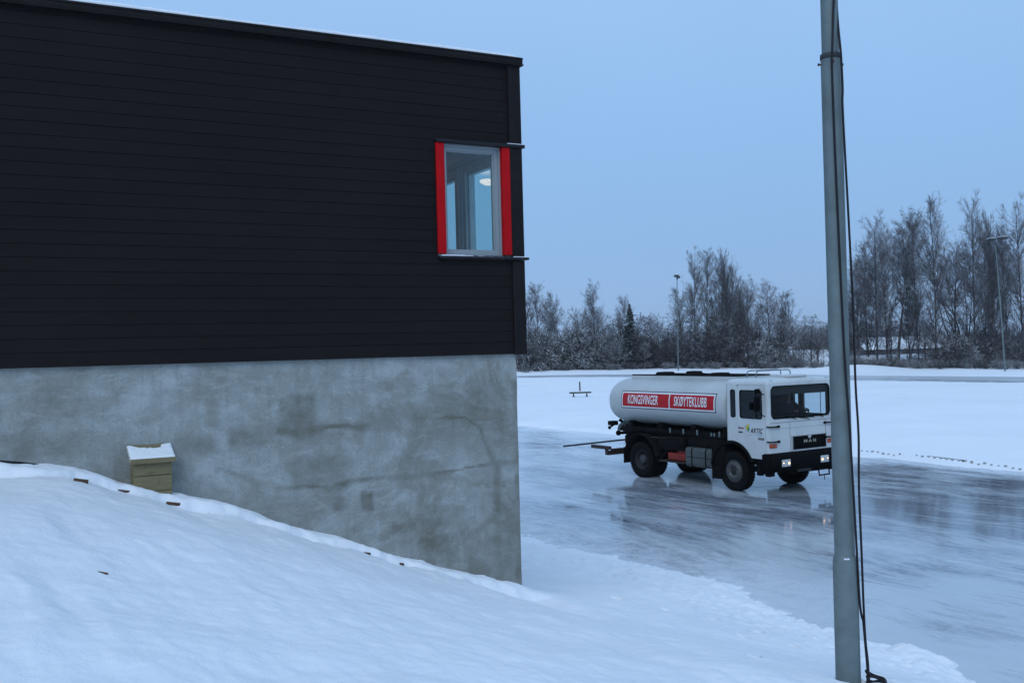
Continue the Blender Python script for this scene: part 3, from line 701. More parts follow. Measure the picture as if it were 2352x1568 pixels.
edging(236, 1316, .12, -20, -20, 'lone brown wood scrap in the open snow of the slope', .03, .01)
# black hose lying along the wall
pts = []
for px, py in ((-60, 1046), (0, 1059), (50, 1063), (100, 1069), (145, 1076), (165, 1082)):
    p = wall_pt(px, py, .06); pts.append((p.x, p.y, p.z))
tag(MB().tube(pts, .012, 8).build('black_hose', mat['black_rubber']), 'black hose lying on the snow against the concrete wall', 'hose')
# ------------------------------------------------------------------ tanker truck (local x forward, y to its left, z up; origin under the front axle)
YAW = rad(32.4); HX, HY = math.sin(YAW), -math.cos(YAW)
TRUCK_LOC = (6.912, 27.724, 0.0); TRUCK_RZ = math.atan2(HY, HX)
tr = tag(empty('tanker_truck', TRUCK_LOC, TRUCK_RZ), 'white tanker truck with a red lettered banner, headlights lit, on the wet ice', 'truck')
def P_(name, m, mb, parent=None): return mb.build(name, mat[m], parent or tr)
CB, CF, CW, CT_ = -.15, 1.33, 1.25, 2.90          # cab back, front, half width, eaves height
AR, AZ = .82, .55
def arch(x): return AZ + math.sqrt(max(0, AR * AR - x * x))
QW = rr(.0, .175, 2.00, 2.74, .06); DW = rr(.335, 1.135, 1.985, 2.735, .075)
side_q = [(CB, arch(.15))] + [(CB + (.237 - CB) * i / 6, arch(CB + (.237 - CB) * i / 6)) for i in range(1, 7)] + [(.237, CT_), (CB, CT_)]
door_o = [(.245 + (.70 - .245) * i / 12, arch(.245 + (.70 - .245) * i / 12)) for i in range(13)] + [(.735, .945), (1.205, .945), (1.235, .98), (1.235, 2.80), (1.17, 2.865), (.30, 2.865), (.245, 2.81)]
door_hole_panel = [(.238, 2.868), (.238, CT_), (1.25, CT_), (1.25, .945), (1.242, .945), (1.242, 2.805), (1.175, 2.8715), (.295, 2.8715)]
body = MB(); lin = MB()
for sg in (-1, 1):
    f = lambda a, b, k, sg=sg: (a, sg * (CW - k), b)
    body.plate(side_q, [QW], f, .03); body.plate(door_hole_panel, [], f, .03)
    fl = lambda a, b, k, sg=sg: (a, sg * (CW - .036 - k), b)
    lin.plate([(CB + .03, 1.38), (1.24, 1.38), (1.24, CT_), (CB + .03, CT_)], [rr(.005, .17, 2.005, 2.735, .06), rr(.34, 1.13, 1.99, 2.73, .07)], fl, .02)
    # rounded front corner
    arc = lambda z, r=.08, o=0: [(1.25 + (r - o) * math.sin(w), sg * (1.17 + (r - o) * math.cos(w)), z) for w in [math.pi / 2 * i / 6 for i in range(7)]]
    zs = [1.10, 1.5, 2.0, 2.5, CT_]
    body.loft([arc(z) for z in zs], False)
WS = rr(-1.135, 1.135, 1.975, 2.845, .15, 7)
ff = lambda a, b, k: (CF - k, a, b)
body.plate([(-1.17, 1.885), (1.17, 1.885), (1.17, CT_), (-1.17, CT_)], [WS], ff, .03)
body.plate([(-1.17, 1.10), (1.17, 1.10), (1.17, 1.875), (-1.17, 1.875)], [], ff, .03)
lin.plate([(-1.16, 1.40), (1.16, 1.40), (1.16, CT_), (-1.16, CT_)], [rr(-1.13, 1.13, 1.98, 2.84, .15, 7)], lambda a, b, k: (CF - .036 - k, a, b), .02)
body.plate([(-CW, 1.356), (CW, 1.356), (CW, CT_), (-CW, CT_)], [], lambda a, b, k: (CB + k, a, b), .02)
lin.plate([(-1.2, 1.38), (1.2, 1.38), (1.2, 2.92), (-1.2, 2.92)], [], lambda a, b, k: (CB + .026 + k, a, b), .02)
def outline(ins, z, bow=0.0):
    pts = []
    x0, x1, yw, r = CB + ins, CF - ins, CW - ins, max(.08 - ins * .2, .03)
    for cx, cy, a0 in ((x1 - r, yw - r, 0), (x0 + .05, yw - .05, 90), (x0 + .05, -yw + .05, 180), (x1 - r, -yw + r, 270)):
        q = r if cx > .5 else .05
        for k in range(7):
            w = rad(a0 + 15 * k); pts.append((cx + q * math.cos(w), cy + q * math.sin(w), z + bow * (1 - ((cy + q * math.sin(w)) / CW) ** 2)))
    return pts
body.loft([outline(0, CT_), outline(.004, 2.935), outline(.02, 2.965), outline(.06, 2.995, .004), outline(.14, 3.015, .008), outline(.35, 3.03, .012), outline(.62, 3.038, .016)], True, False, True)
lin.box(CB + .05, 1.27, -1.19, 1.19, 2.905, 2.915); lin.box(CB + .05, 1.27, -1.19, 1.19, 1.36, 1.375)
lin.box(.95, 1.27, -1.18, 1.18, 1.40, 1.93, .05); lin.box(-.1, .75, -.2, .25, 1.38, 1.75, .05)
lin.box(CB + .06, .12, -1.17, 1.17, 1.40, 1.98); lin.box(1.17, 1.27, -1.12, 1.12, 2.60, 2.90, .02)
P_('cab', 'white_paint', body); P_('cab_lining', 'lining', lin)
# thin dark seams of the front panels
m = MB()
m.box(CF - .012, CF + .001, -1.17, 1.17, 1.8755, 1.8845)
for y in (-.445, .93): m.box(CF + .0005, CF + .0025, y - .004, y + .004, 1.11, 1.872)
m.box(CF + .0005, CF + .0022, -1.16, 1.16, 1.722, 1.726)
P_('panel_seam', 'black_plastic', m)
q = rr(-1.133, 1.133, 1.977, 2.843, .15, 7); m = MB().add([(CF - .014, a, b) for a, b in q], [tuple(range(len(q)))]); P_('windscreen', 'cab_glass', m)
m = MB().plate(rr(-1.135, 1.135, 1.975, 2.845, .15, 7), [rr(-1.112, 1.112, 1.998, 2.822, .135, 7)], lambda a, b, k: (CF + .006 - k, a, b), .018); P_('windscreen_rubber', 'black_plastic', m)
for sg in (-1, 1):
    f = lambda a, b, k, sg=sg: (a, sg * (CW + .002 - k), b)
    d = MB().plate(door_o, [DW], f, .03).build('door', mat['white_paint'], tr)
    q = rr(.337, 1.133, 1.987, 2.733, .07); MB().add([(a, sg * (CW - .012), b) for a, b in q], [tuple(range(len(q)))]).build('door_window', mat['cab_side_glass'], d)
    m = MB().plate(rr(.331, 1.139, 1.981, 2.739, .078), [rr(.35, 1.12, 2.0, 2.72, .065)], lambda a, b, k, sg=sg: (a, sg * (CW + .008 - k), b), .02)
    m.box(.91, .925, min(sg * (CW + .002), sg * (CW - .008)), max(sg * (CW + .002), sg * (CW - .008)), 2.0, 2.72); m.build('window_rubber', mat['black_plastic'], d)
    MB().box(.28, .42, min(sg * (CW + .004), sg * (CW + .022)), max(sg * (CW + .004), sg * (CW + .022)), 1.60, 1.628, .006).build('door_handle', mat['black_plastic'], d)
    q = rr(.001, .174, 2.001, 2.739, .06); m = MB().add([(a, sg * (CW - .012), b) for a, b in q], [tuple(range(len(q)))]); P_('quarter_window', 'cab_side_glass', m)
    m = MB().plate(rr(-.006, .181, 1.994, 2.746, .065), [rr(.012, .163, 2.012, 2.728, .05)], lambda a, b, k, sg=sg: (a, sg * (CW + .007 - k), b), .02); P_('window_rubber', 'black_plastic', m)
    if sg < 0:
        fs = lambda a, b: (a, -(CW + .0065), b)
        lettering('lettering', 'ARTIC', fs, .70, 1.150, 1.605, 1.745, mat['text_dark'], d, .35, .025, 1.12)
        lg = MB()
        lg.plate([(.60 + .05 * math.cos(w) , 1.765 + .075 * math.sin(w)) for w in np.linspace(0, 2 * math.pi, 16)[:-1]], [], lambda a, b, k: (a + (b - 1.76) * .35, -(CW + .0065 - k), b), .002); lg.build('logo', mat['logo_yellow'], d)
        lg = MB(); lg.plate([(.635 + .035 * math.cos(w), 1.70 + .062 * math.sin(w)) for w in np.linspace(0, 2 * math.pi, 16)[:-1]], [], lambda a, b, k: (a + (b - 1.7) * .3, -(CW + .0075 - k), b), .002); lg.build('logo', mat['logo_green'], d)
        for i, (a, b, c_) in enumerate(((.50, 1.775, .10), (.49, 1.735, .09), (.52, 1.70, .07))):
            MB().box(a, a + c_, -(CW + .0060), -(CW + .0040), b, b + .016).build('logo_stroke', mat['logo_blue'], d)
        for a, b, c_, hh in ((.95, 1.578, .18, .022), (.62, 1.548, .51, .012)):
            MB().box(a, a + c_, -(CW + .0058), -(CW + .0040), b, b + hh * .7).build('small_print', mat['logo_blue'], d)
        MB().box(.245 + .03, .27 + .06, -(CW + .006), -(CW + .004), 1.70, 1.745).build('sticker', mat['text_dark'], d)
        MB().box(.34, .47, -(CW + .006), -(CW + .004), 1.705, 1.738).build('sticker', mat['logo_red'], d)
        m = MB().box(.98, 1.175, -(CW + .008), -(CW + .004), 1.445, 1.495, .0015); m.build('plate', mat['black_plastic'], d)
        MB().box(1.0, 1.155, -(CW + .0095), -(CW + .0083), 1.462, 1.478).build('small_print', mat['letter_chrome'], d)
# wipers
for y0, y1, z0, z1 in ((-.20, -.62, 1.985, 2.01), (.30, -.10, 1.955, 1.975), (.86, .48, 1.985, 2.005)):
    m = MB().tube([(CF + .02, y0, z0 - .04), (CF + .045, (y0 + y1) / 2, z0), (CF + .02, y1, z1)], .010, 6); m.tube([(CF + .012, y0 + .2, z0 + .005), (CF + .012, y1 + .05, z1 + .006)], .008, 6); P_('wiper', 'black_plastic', m)
# grab handles, indicators, marker lamps
for sg in (-1, 1):
    for z in (1.785, 1.395):
        a, b = sg * .88, sg * 1.31
        m = MB().tube([(CF - .005, a, z - .005), (CF + .05, a + sg * .02, z), (CF + .055, (a + b) / 2, z), (CF + .05, b - sg * .09, z + .0), (CF - .03, b - sg * .02, z + .012)], .019, 8)
        m.box(CF, CF + .05, min(a - sg * .02, a + sg * .05), max(a - sg * .02, a + sg * .05), z - .03, z + .03, .008); P_('grab_handle', 'black_plastic', m)
    P_('indicator', 'orange', MB().box(CF - .06, CF + .022, min(sg * .955, sg * 1.215), max(sg * .955, sg * 1.215), 1.235, 1.345, .012))
    P_('marker_lamp', 'black_plastic', MB().box(CF - .09, CF - .045, min(sg * 1.0, sg * 1.11), max(sg * 1.0, sg * 1.11), 2.955, 2.995, .008))
# grille, off centre as on the real cab
yg0, yg1 = -.36, .925
m = MB().plate([(yg0 - .035, 1.10), (yg1 + .035, 1.10), (yg1 + .035, 1.515), (yg0 - .035, 1.515)], [[(yg0, 1.14), (yg1, 1.14), (yg1, 1.49), (yg0, 1.49)]], lambda a, b, k: (CF + .022 - k, a, b), .02)
m.plate([(.20, 1.50), (.28 - .165 + .24, 1.50), (.315, 1.415), (.235, 1.415)], [], lambda a, b, k: (CF + .027 - k, a, b), .01)
gr = P_('grille', 'chrome', m)
m = MB().box(CF + .002, CF + .010, yg0 + .001, yg1 - .001, 1.141, 1.489)
for i in range(11): m.box(CF + .0102, CF + .016, yg0 + .01, yg1 - .01, 1.155 + i * .030, 1.168 + i * .030)
m.build('grille_mesh', mat['black_plastic'], gr)
fg = lambda a, b: (CF + .021, a, b)
for ch, a0, a1 in (('M', .055, .185), ('A', .24, .36), ('N', .41, .52)): lettering('lettering', ch, fg, a0 + .0, a1, 1.30, 1.385, mat['letter_chrome'], gr, 0, .03)
MB().box(CF + .017, CF + .021, .203, .222, 1.335, 1.352).build('lettering', mat['letter_chrome'], gr)
# bumper
m = MB()
def bump_prof(y, dx): return [(CF + dx, y, .66), (CF + .09 + dx, y, .70), (CF + .105 + dx, y, .95), (CF + .06 + dx, y, 1.075), (CF - .02 + dx, y, 1.097), (CF - .12 + dx, y, 1.06), (CF - .12 + dx, y, .66)]
ysb = [-1.275, -1.262, -1.2, -.9, -.5, 0, .5, .9, 1.2, 1.262, 1.275]
m.loft([[(x - (.10 if abs(y) > 1.27 else .035 if abs(y) > 1.25 else 0), yy, z - (.06 if z < .8 and abs(y) < 2 else 0)) for x, yy, z in bump_prof(y, 0)] for y in ysb], True, True, True)
for sg in (-1, 1):
    m.box(.86, CF - .10, min(sg * 1.0, sg * 1.262), max(sg * 1.0, sg * 1.262), .86, .935, .02); m.box(.98, CF - .10, min(sg * 1.16, sg * 1.255), max(sg * 1.16, sg * 1.255), .56, .61, .012); m.box(1.18, CF + .02, min(sg * 1.05, sg * 1.268), max(sg * 1.05, sg * 1.268), .50, .90, .03)
    m.box(.86, 1.02, min(sg * 1.1, sg * 1.235), max(sg * 1.1, sg * 1.235), .50, .90, .02)
m.box(CF - .15, CF + .03, -.62, 1.15, .52, .66, .03)
P_('bumper', 'black_plastic', m)
m = MB().tube([(CF + .05, .55, .60), (CF + .08, .55, .40), (CF + .08, .95, .40), (CF + .05, .95, .62)], .022, 8); m.tube([(CF + .08, .75, .40), (CF + .08, .75, .26)], .010, 6); P_('bumper_step', 'chassis', m)
m = MB().box(CF + .04, CF + .048, -.24, .28, .56, .64, .004); P_('number_plate', 'galv_dark', m)
for sg in (-1, 1):
    y0, y1 = sorted((sg * .575, sg * .905))
    hl = P_('headlight', 'lens', MB().box(CF + .06, CF + .125, y0, y1, .735, .925, .02))
    MB().plate(rr(y0 - .02, y1 + .02, .715, .945, .025), [rr(y0 - .001, y1 + .001, .734, .926, .02)], lambda a, b, k: (CF + .118 - k, a, b), .02).build('lamp_bezel', mat['black_plastic'], hl)
    m = MB().lathe([(.001, .004), (.028, .002), (.04, -.004)], (CF + .1265, sg * .64 if sg < 0 else .64, .825), (1, 0, 0), 16); m.build('bulb', mat['bulb'], hl); m = MB(); m.add([(CF + .1268, sg * .845 + dy, .842 + dz) for dy, dz in ((-.022, -.014), (.022, -.014), (.022, .014), (-.022, .014))], [(0, 1, 2, 3)]); m.build('bulb', mat['bulb'], hl)
# mirrors
for sg in (-1, 1):
    y = sg * 1.46
    m = MB().tube([(1.20, sg * 1.24, 2.62), (1.27, sg * 1.36, 2.66), (1.24, y, 2.60), (1.22, y, 2.22), (1.25, sg * 1.36, 2.10), (1.22, sg * 1.24, 2.06)], .014, 7); mi = P_('mirror_arm', 'black_plastic', m)
    m = MB().box(1.14, 1.19, min(y - .11, y + .11), max(y - .11, y + .11), 2.20, 2.58, .03); m.box(.95, 1.0, min(y - .09, y + .07), max(y - .09, y + .07), 2.24, 2.44, .03) if sg < 0 else None
    m.build('mirror', mat['black_plastic'], mi)
m = MB().box(1.02, 1.10, -1.40, -1.27, 2.66, 2.78, .015); P_('kerb_mirror', 'black_plastic', m)
# roof hatch and rails
m = MB().loft([rr(.52, 1.08, -.25, .52, .05), rr(.52, 1.08, -.25, .52, .05), rr(.58, 1.02, -.19, .46, .05)], True) if 0 else MB().box(.50, 1.08, -.22, .56, 3.035, 3.10, .022); P_('roof_hatch', 'white_paint', m)
for x in (.08, .42):
    m = MB().tube([(x, -.69, 3.02), (x, -.69, 3.15), (x, -.66, 3.20), (x, -.58, 3.222), (x, .52, 3.222), (x, .60, 3.20), (x, .63, 3.15), (x, .63, 3.02)], .015, 8); P_('roof_rail', 'galv', m)
# seats, steering wheel
for y in (-.72, .68):
    m = MB().box(-.02, .48, y - .25, y + .25, 1.62, 1.80, .06); m.box(-.09, .06, y - .24, y + .24, 1.76, 2.42, .06); m.box(.1, .4, y - .18, y + .18, 1.38, 1.63, .02); P_('seat', 'lining', m)
m = MB().tube([(.78 + .09 * math.sin(w), .68 + .225 * math.cos(w), 2.03 + .205 * math.sin(w) * .62) for w in np.linspace(0, 2 * math.pi, 29)], .016, 8, False)
m.tube([(.79, .48, 2.03), (.80, .68, 2.0), (.79, .88, 2.03)], .013, 6); m.tube([(.80, .68, 2.0), (1.0, .68, 1.75)], .03, 8); P_('steering_wheel', 'black_plastic', m)

# tank
TA, TB, TZ = 1.20, .735, 2.265; NE = 2.35
def tsec(w, s=1.0):
    c, q = math.cos(w), math.sin(w)
    return (math.copysign(abs(c) ** (2 / NE), c) * TA * s, TZ + math.copysign(abs(q) ** (2 / NE), q) * TB * s)
XR, XF = -5.66, -.24
st = []
for i in range(13):
    t = i / 12; st.append((XR + .62 * t ** 2.0, (1 - (1 - t) ** 2.3) ** (1 / 2.3) if t > 0 else .02))
body_x = [XR + .64, -4.4, -3.4, -2.4, -1.4, XF - .30]
en = [(XF - .28 * (i / 10) ** 2, (1 - (1 - i / 10) ** 2.3) ** (1 / 2.3) if i else .02) for i in range(10, -1, -1)]
rings = [(x, s) for x, s in st] + [(x, 1.0) for x in body_x[:-1]] + en
NW = 72
tank = MB().loft([[(x, *tsec(2 * math.pi * k / NW, s)) for k in range(NW)] for x, s in rings], True, True, True)
tk = P_('tank', 'tank_paint', tank)
m = MB()
for x in (-4.87, -3.5, -2.1, -.9):                        # faint weld bands
    pass
def tsurf(f, z, off):
    q = min(1.0, abs((z - TZ) / TB)); y = TA * (1 - q ** NE) ** (1 / NE); d = Vector((0, -(y / TA) ** (NE - 1) / TA, math.copysign(q ** (NE - 1), z - TZ) / TB)).normalized()
    return (f, -y + d.y * off, z + d.z * off)
def strip(a0, a1, z0, z1, off, n=14):
    m = MB(); m.loft([[tsurf(a0, z0 + (z1 - z0) * i / n, off) for i in range(n + 1)], [tsurf(a1, z0 + (z1 - z0) * i / n, off) for i in range(n + 1)]], False); return m
f0, f1, z0, z1 = -4.77, -.63, 2.075, 2.605; fm = -2.54
bn = P_('banner', 'banner_line', strip(f0, f1, z0, z1, .004))
strip(f0 + .028, f1 - .028, z0 + .026, z1 - .026, .007).build('border', mat['banner_white'], bn)
strip(f0 + .075, fm - .022, z0 + .068, z1 - .068, .010).build('red_field', mat['banner_red'], bn)
strip(fm + .022, f1 - .075, z0 + .068, z1 - .068, .010).build('red_field', mat['banner_red'], bn)
ft = lambda a, b: tsurf(a, b, .0135)
lettering('lettering', 'KONGSVINGER', ft, -4.43, -3.03, 2.215, 2.49, mat['banner_white'], bn, 0, .018, 1.05, 2)
lettering('lettering', 'SKØYTEKLUBB', ft, -2.33, -.97, 2.215, 2.49, mat['banner_white'], bn, 0, .018, 1.05, 2)
# walkway trough on top
m = MB()
for sg in (-1, 1): m.box(-4.93, -.30, min(sg * .62, sg * .60), max(sg * .62, sg * .60), 2.86, 3.055)
m.box(-4.93, -4.91, -.599, .599, 2.86, 3.055); m.box(-.32, -.30, -.599, .599, 2.86, 3.055)
wk = P_('walkway', 'tank_paint', m)
m = MB().box(-4.90, -.33, -.595, .595, 3.0, 3.05); m.box(-4.92, -.31, -.618, -.58, 3.056, 3.095); m.box(-4.92, -.31, .58, .618, 3.056, 3.095); m.build('grating', mat['chassis'], wk)
for x, r, hh in ((-4.05, .30, .10), (-2.75, .26, .13), (-1.65, .30, .09), (-.9, .22, .05)):
    MB().lathe([(r, 0), (r, hh * .55), (r * .85, hh), (.001, hh + .01)], (x, 0, 3.051), (0, 0, 1), 20).build('manhole_lid', mat['chassis'], wk)
m = MB().box(-3.1, -2.3, -.5, -.15, 3.05, 3.12, .02); m.tube([(-3.3, .2, 3.08), (-2.9, .0, 3.13), (-2.4, .2, 3.07)], .04, 8); m.box(-4.4, -3.7, .05, .45, 3.05, 3.10, .02); m.build('hatch_fittings', mat['chassis'], wk)
# chassis
m = MB()
for y in (-.42, .42): m.box(-5.55, 1.2, y - .05, y + .05, .86, 1.13, .01)
for x in (-5.4, -4.6, -3.2, -2.2, -1.2, -.2, .9): m.box(x - .06, x + .06, -.369, .369, .90, 1.09)
m.box(-5.3, -.35, -.62, .62, 1.135, 1.30); m.box(-5.0, -.4, -.98, .98, 1.301, 1.46); 
for x in (-4.7, -3.3, -1.9, -.6): m.box(x - .09, x + .09, -.9, .9, 1.461, 1.66)
for y in (-1.0, 1.0): m.box(-5.0, -.35, y - .03, y + .03, 1.38, 1.50)
m.box(-3.05, -2.0, -1.0, -.45, .92, 1.30, .02); m.box(-1.95, -.75, -1.05, -.5, 1.08, 1.30, .02); m.box(-.72, -.28, -1.1, -.5, .7, 1.3, .02)
m.box(-.12, .12, -1.0, 1.0, .46, .60, .03); m.box(-4.02, -3.76, -1.0, 1.0, .46, .66, .04); m.lathe([(.001, -.2), (.18, -.16), (.22, 0), (.18, .16), (.001, .2)], (-3.89, 0, .57), (0, 1, 0), 16)
m.tube([(-3.8, 0, .6), (-1.6, 0, .85), (-.2, 0, .95)], .05, 8); m.box(-.2, .95, -.36, .36, .62, 1.10, .05)
m.box(-3.1, -2.9, .45, 1.2, .6, 1.2, .02); m.box(-2.6, -1.1, .5, 1.2, .55, 1.1, .05)
m.tube([(-3.05, -1.18, .62), (-2.5, -.95, 1.15)], .02, 6); m.tube([(-2.0, -1.1, 1.28), (-2.05, -1.1, .9)], .018, 6)
P_('chassis_frame', 'chassis', m)
for x in (-2.72, -2.15, -1.57, -1.0, -.88, -.68):
    P_('tank_clamp', 'galv', MB().box(x - .028, x + .028, -1.045, -1.031, 1.40, 1.55 if x not in (-1.0, -.88) else 1.5, .004))
P_('side_rail', 'galv_dark', MB().box(-3.45, -2.75, -1.17, -1.14, 1.24, 1.262))
# fuel tank
ftk = MB(); prof = rr(.50, 1.06, .72, 1.20, .11, 6)
ftk.loft([[(x, -y * 1.0 + 0, z) for z, y in [(p[0] if 0 else p[0], p[1]) for p in [((a if 1 else 0), b) for a, b in prof]]] for x in (-1.90, -1.895, -.72, -.715)], True, True, True)
ftp = P_('fuel_tank', 'fueltank', ftk)
m = MB(); o = rr(.494, 1.066, .714, 1.206, .115, 6); inn = rr(.4995, 1.0605, .7195, 1.2005, .11, 6)
for x in (-1.66, -1.10): m.loft([[(x, -b, a) for a, b in o], [(x + .045, -b, a) for a, b in o]], True); 
m.box(-1.88, -.74, -1.203, -1.2005, .775, .79); m.build('strap', mat['black_plastic'], ftp)
m = MB().box(-2.72, -1.96, -1.16, -.72, .63, .84, .035); m.box(-2.35, -1.97, -1.12, -.76, .84, .92, .03); P_('red_tool_box', 'red_box', m)
P_('step_platform', 'rusty_beam', MB().box(-3.08, -1.96, -1.18, -.7, .555, .60, .006))
# wheels
def wheel(x, y, sg, r, w, rear):
    """sg: side the outer face looks to"""
    e = empty('wheel'); e.parent = tr; e.location = (x, y, r)
    ax = (0, sg, 0)
    prof = [(r * .56, -w / 2 + .02), (r * .80, -w / 2), (r * .96, -w / 2 + .02), (r, -w / 2 + .06), (r, w / 2 - .06), (r * .96, w / 2 - .02), (r * .80, w / 2), (r * .60, w / 2 - .015), (r * .56, w / 2 - .04)]
    m = MB().lathe(prof, (0, 0, 0), ax, 48)
    nl = 40
    for k in range(nl):                                       # tread blocks
        a = 2 * math.pi * k / nl
        for (q0, q1) in ((-w / 2 + .02, -.02), (.02, w / 2 - .02)):
            c, s_ = math.cos(a + (.04 if q0 > 0 else 0)), math.sin(a + (.04 if q0 > 0 else 0)); tw = .022
            hh = .016 if rear else .006
            pts = [(rr_ * c - tt * s_, qq, rr_ * s_ + tt * c) for rr_ in (r - .03, r + hh - .004) for qq in (q0, q1) for tt in (-tw, tw)]
            m.add(pts, [(0, 1, 3, 2), (4, 6, 7, 5), (0, 4, 5, 1), (2, 3, 7, 6), (0, 2, 6, 4), (1, 5, 7, 3)])
    m.build('tyre', mat['tyre'], e)
    R = r * .57
    if not rear:
        prof = [(R, w / 2 - .05), (R * .97, w / 2 - .03), (R * .90, w / 2 - .04), (R * .86, w / 2 - .08), (R * .80, w / 2 - .03), (R * .74, w / 2 + .012), (R * .46, w / 2 + .018), (R * .44, w / 2 - .03), (R * .40, w / 2 - .04), (.001, w / 2 - .05)]
        m = MB().lathe(prof, (0, 0, 0), ax, 40); m.build('rim', mat['rim'], e)
        m = MB()
        for k in range(10):
            a = 2 * math.pi * (k + .5) / 10; o_ = Vector((math.cos(a) * R * .60, 0, math.sin(a) * R * .60)); m.lathe([(.001, .0035), (R * .082, .003), (R * .085, -.01)], o_ + Vector(ax) * (w / 2 + .016), ax, 12)  # rim holes as flat discs, their inner shade put into the dark colour
        m.lathe([(.001, .03), (R * .22, .025), (R * .30, .0), (R * .38, -.002)], Vector(ax) * (w / 2 - .038), ax, 24)
        m.build('hub', mat['rim_dark'], e)
    else:
        prof = [(R, w / 2 - .05), (R * .96, w / 2 - .02), (R * .90, w / 2 - .05), (R * .86, w / 2 - .16), (R * .60, w / 2 - .19), (.001, w / 2 - .19)]
        m = MB().lathe(prof, (0, 0, 0), ax, 40); m.build('rim', mat['rim_dark'], e)
        m = MB().lathe([(R * .46, -.02), (R * .44, .10), (R * .36, .125), (.001, .13)], Vector(ax) * (w / 2 - .185), ax, 28)
        for k in range(10):
            a = 2 * math.pi * k / 10; m.lathe([(.016, 0), (.016, .03), (.001, .032)], Vector((math.cos(a) * R * .54, 0, math.sin(a) * R * .54)) + Vector(ax) * (w / 2 - .19), ax, 8)
        m.build('hub', mat['galv_dark'], e)
    return e
for sg in (-1, 1):
    wheel(0, sg * 1.065, sg, .535, .31, False)
    wheel(-3.89, sg * 1.06, sg, .54, .30, True); wheel(-3.89, sg * .73, sg, .54, .30, True)
# fenders and mudflaps
def arch_band(xc, zc, r0, r1, y0, y1, a0, a1, n=18):
    loops = []
    for i in range(n + 1):
        a = rad(a0 + (a1 - a0) * i / n); c, s_ = math.cos(a), math.sin(a)
        loops.append([(xc + r0 * c, y0, zc + r0 * s_), (xc + r1 * c, y0, zc + r1 * s_), (xc + r1 * c, y1, zc + r1 * s_), (xc + r0 * c, y1, zc + r0 * s_)])
    return MB().loft(loops, True, True, True)
for sg in (-1, 1):
    y0, y1 = sorted((sg * .86, sg * 1.275))
    m = arch_band(0, .55, .735, .815, y0, y1, 22, 172); P_('front_mudguard', 'black_plastic', m)
    m = MB().box(-.77, -.735, min(sg * .86, sg * 1.265), max(sg * .86, sg * 1.265), .27, .70, .004); m.box(-.77, -.42, min(sg * 1.14, sg * 1.262), max(sg * 1.14, sg * 1.262), .28, .62, .01); m.box(-.80, -.30, min(sg * 1.16, sg * 1.24), max(sg * 1.16, sg * 1.24), .62, 1.34, .02); P_('front_mudflap', 'chassis', m)
    y0, y1 = sorted((sg * .56, sg * 1.25))
    m = arch_band(-3.89, .56, .73, .765, y0, y1, 10, 158); P_('rear_mudguard', 'chassis', m)
    P_('rear_mudflap', 'black_plastic', MB().box(-4.665, -4.63, y0, y1, .38, .87, .004))
m = MB().box(-3.12, -2.0, -1.17, -1.10, .92, 1.30, .01); P_('side_locker', 'chassis', m)
# rear pipework
m = MB().tube([(-5.35, -.35, 1.62), (-5.62, -.42, 1.52), (-5.74, -.48, 1.40), (-5.74, -.52, 1.28)], .085, 12); m.tube([(-5.2, -.15, 1.30), (-5.55, -.20, 1.27), (-5.68, -.26, 1.22)], .12, 12); m.lathe([(.16, 0), (.2, .02), (.2, .05), (.12, .10)], (-5.52, -.10, 1.20), (-1, 0, 0), 16); P_('outlet_pipe', 'galv', m)
m = MB().box(-5.85, -5.62, -.92, -.66, 1.46, 1.60, .02); m.tube([(-5.70, -.80, 1.47), (-5.74, -.92, 1.40)], .03, 8); m.lathe([(.001, -.03), (.055, -.02), (.055, .02), (.001, .03)], (-5.74, -.93, 1.39), (0, 1, 0), 16)
m.tube([(-5.55, -.5, 1.70), (-5.70, -.55, 1.62), (-5.5, -.30, 1.40), (-5.2, -.60, 1.24), (-5.0, -.85, 1.34)], .05, 10); m.box(-5.5, -5.05, -.70, -.2, 1.30, 1.40, .02); P_('valve_block', 'chassis', m)
m = MB().lathe([(.001, .0), (.085, .002), (.088, .05), (.06, .09)], (-5.74, -.60, 1.20), (1, 0, .0), 18); m.tube([(-5.67, -.60, 1.20), (-5.45, -.45, 1.22)], .05, 10); P_('pipe_flange', 'black_plastic', m)
m = MB().tube([(-5.60, -2.84, .945), (-5.60, -2.80, .945), (-5.60, .9, 1.0)], [.036, .028, .028], 10); P_('spray_boom', 'galv_dark', m)
m = MB().box(-6.32, -5.40, -1.26, -1.14, .73, .83, .006); m.box(-5.66, -5.50, -1.20, 1.2, .545, .675, .006); m.box(-5.56, -5.30, -.42, .42, .68, 1.1, .02); m.box(-5.58, -5.46, -1.05, -.6, .676, .74, .01); m.box(-5.62, -5.52, -1.24, -1.16, .676, .73); P_('rear_beam', 'rusty_beam', m)

# ------------------------------------------------------------------ driver: one continuous skinned body, seated, hands on the wheel
drv = tag(empty('person', TRUCK_LOC, TRUCK_RZ), 'driver in dark jacket and cap seated behind the truck windscreen, hands on the wheel', 'person')
def skin(name, verts, edges, m, parent, levels=2):
    """verts: (x, y, z, radius)"""
    me = bpy.data.meshes.new(name); me.from_pydata([v[:3] for v in verts], edges, []); me.update()
    o = link(name, me, m, parent); o.modifiers.new('skin', 'SKIN'); sv = me.skin_vertices[0].data
    for i, v in enumerate(verts):
        r = v[3]; sv[i].radius = (r, r) if not isinstance(r, tuple) else r
        sv[i].use_root = (i == 0)
    ss = o.modifiers.new('smooth', 'SUBSURF'); ss.levels = levels; ss.render_levels = levels
    dg = bpy.context.evaluated_depsgraph_get(); me2 = bpy.data.meshes.new_from_object(o.evaluated_get(dg))
    o.modifiers.clear(); o.data = me2; me2.name = name
    me2.materials.clear(); me2.materials.append(m); me2.polygons.foreach_set('use_smooth', [True] * len(me2.polygons))
    return o
Y0 = .68
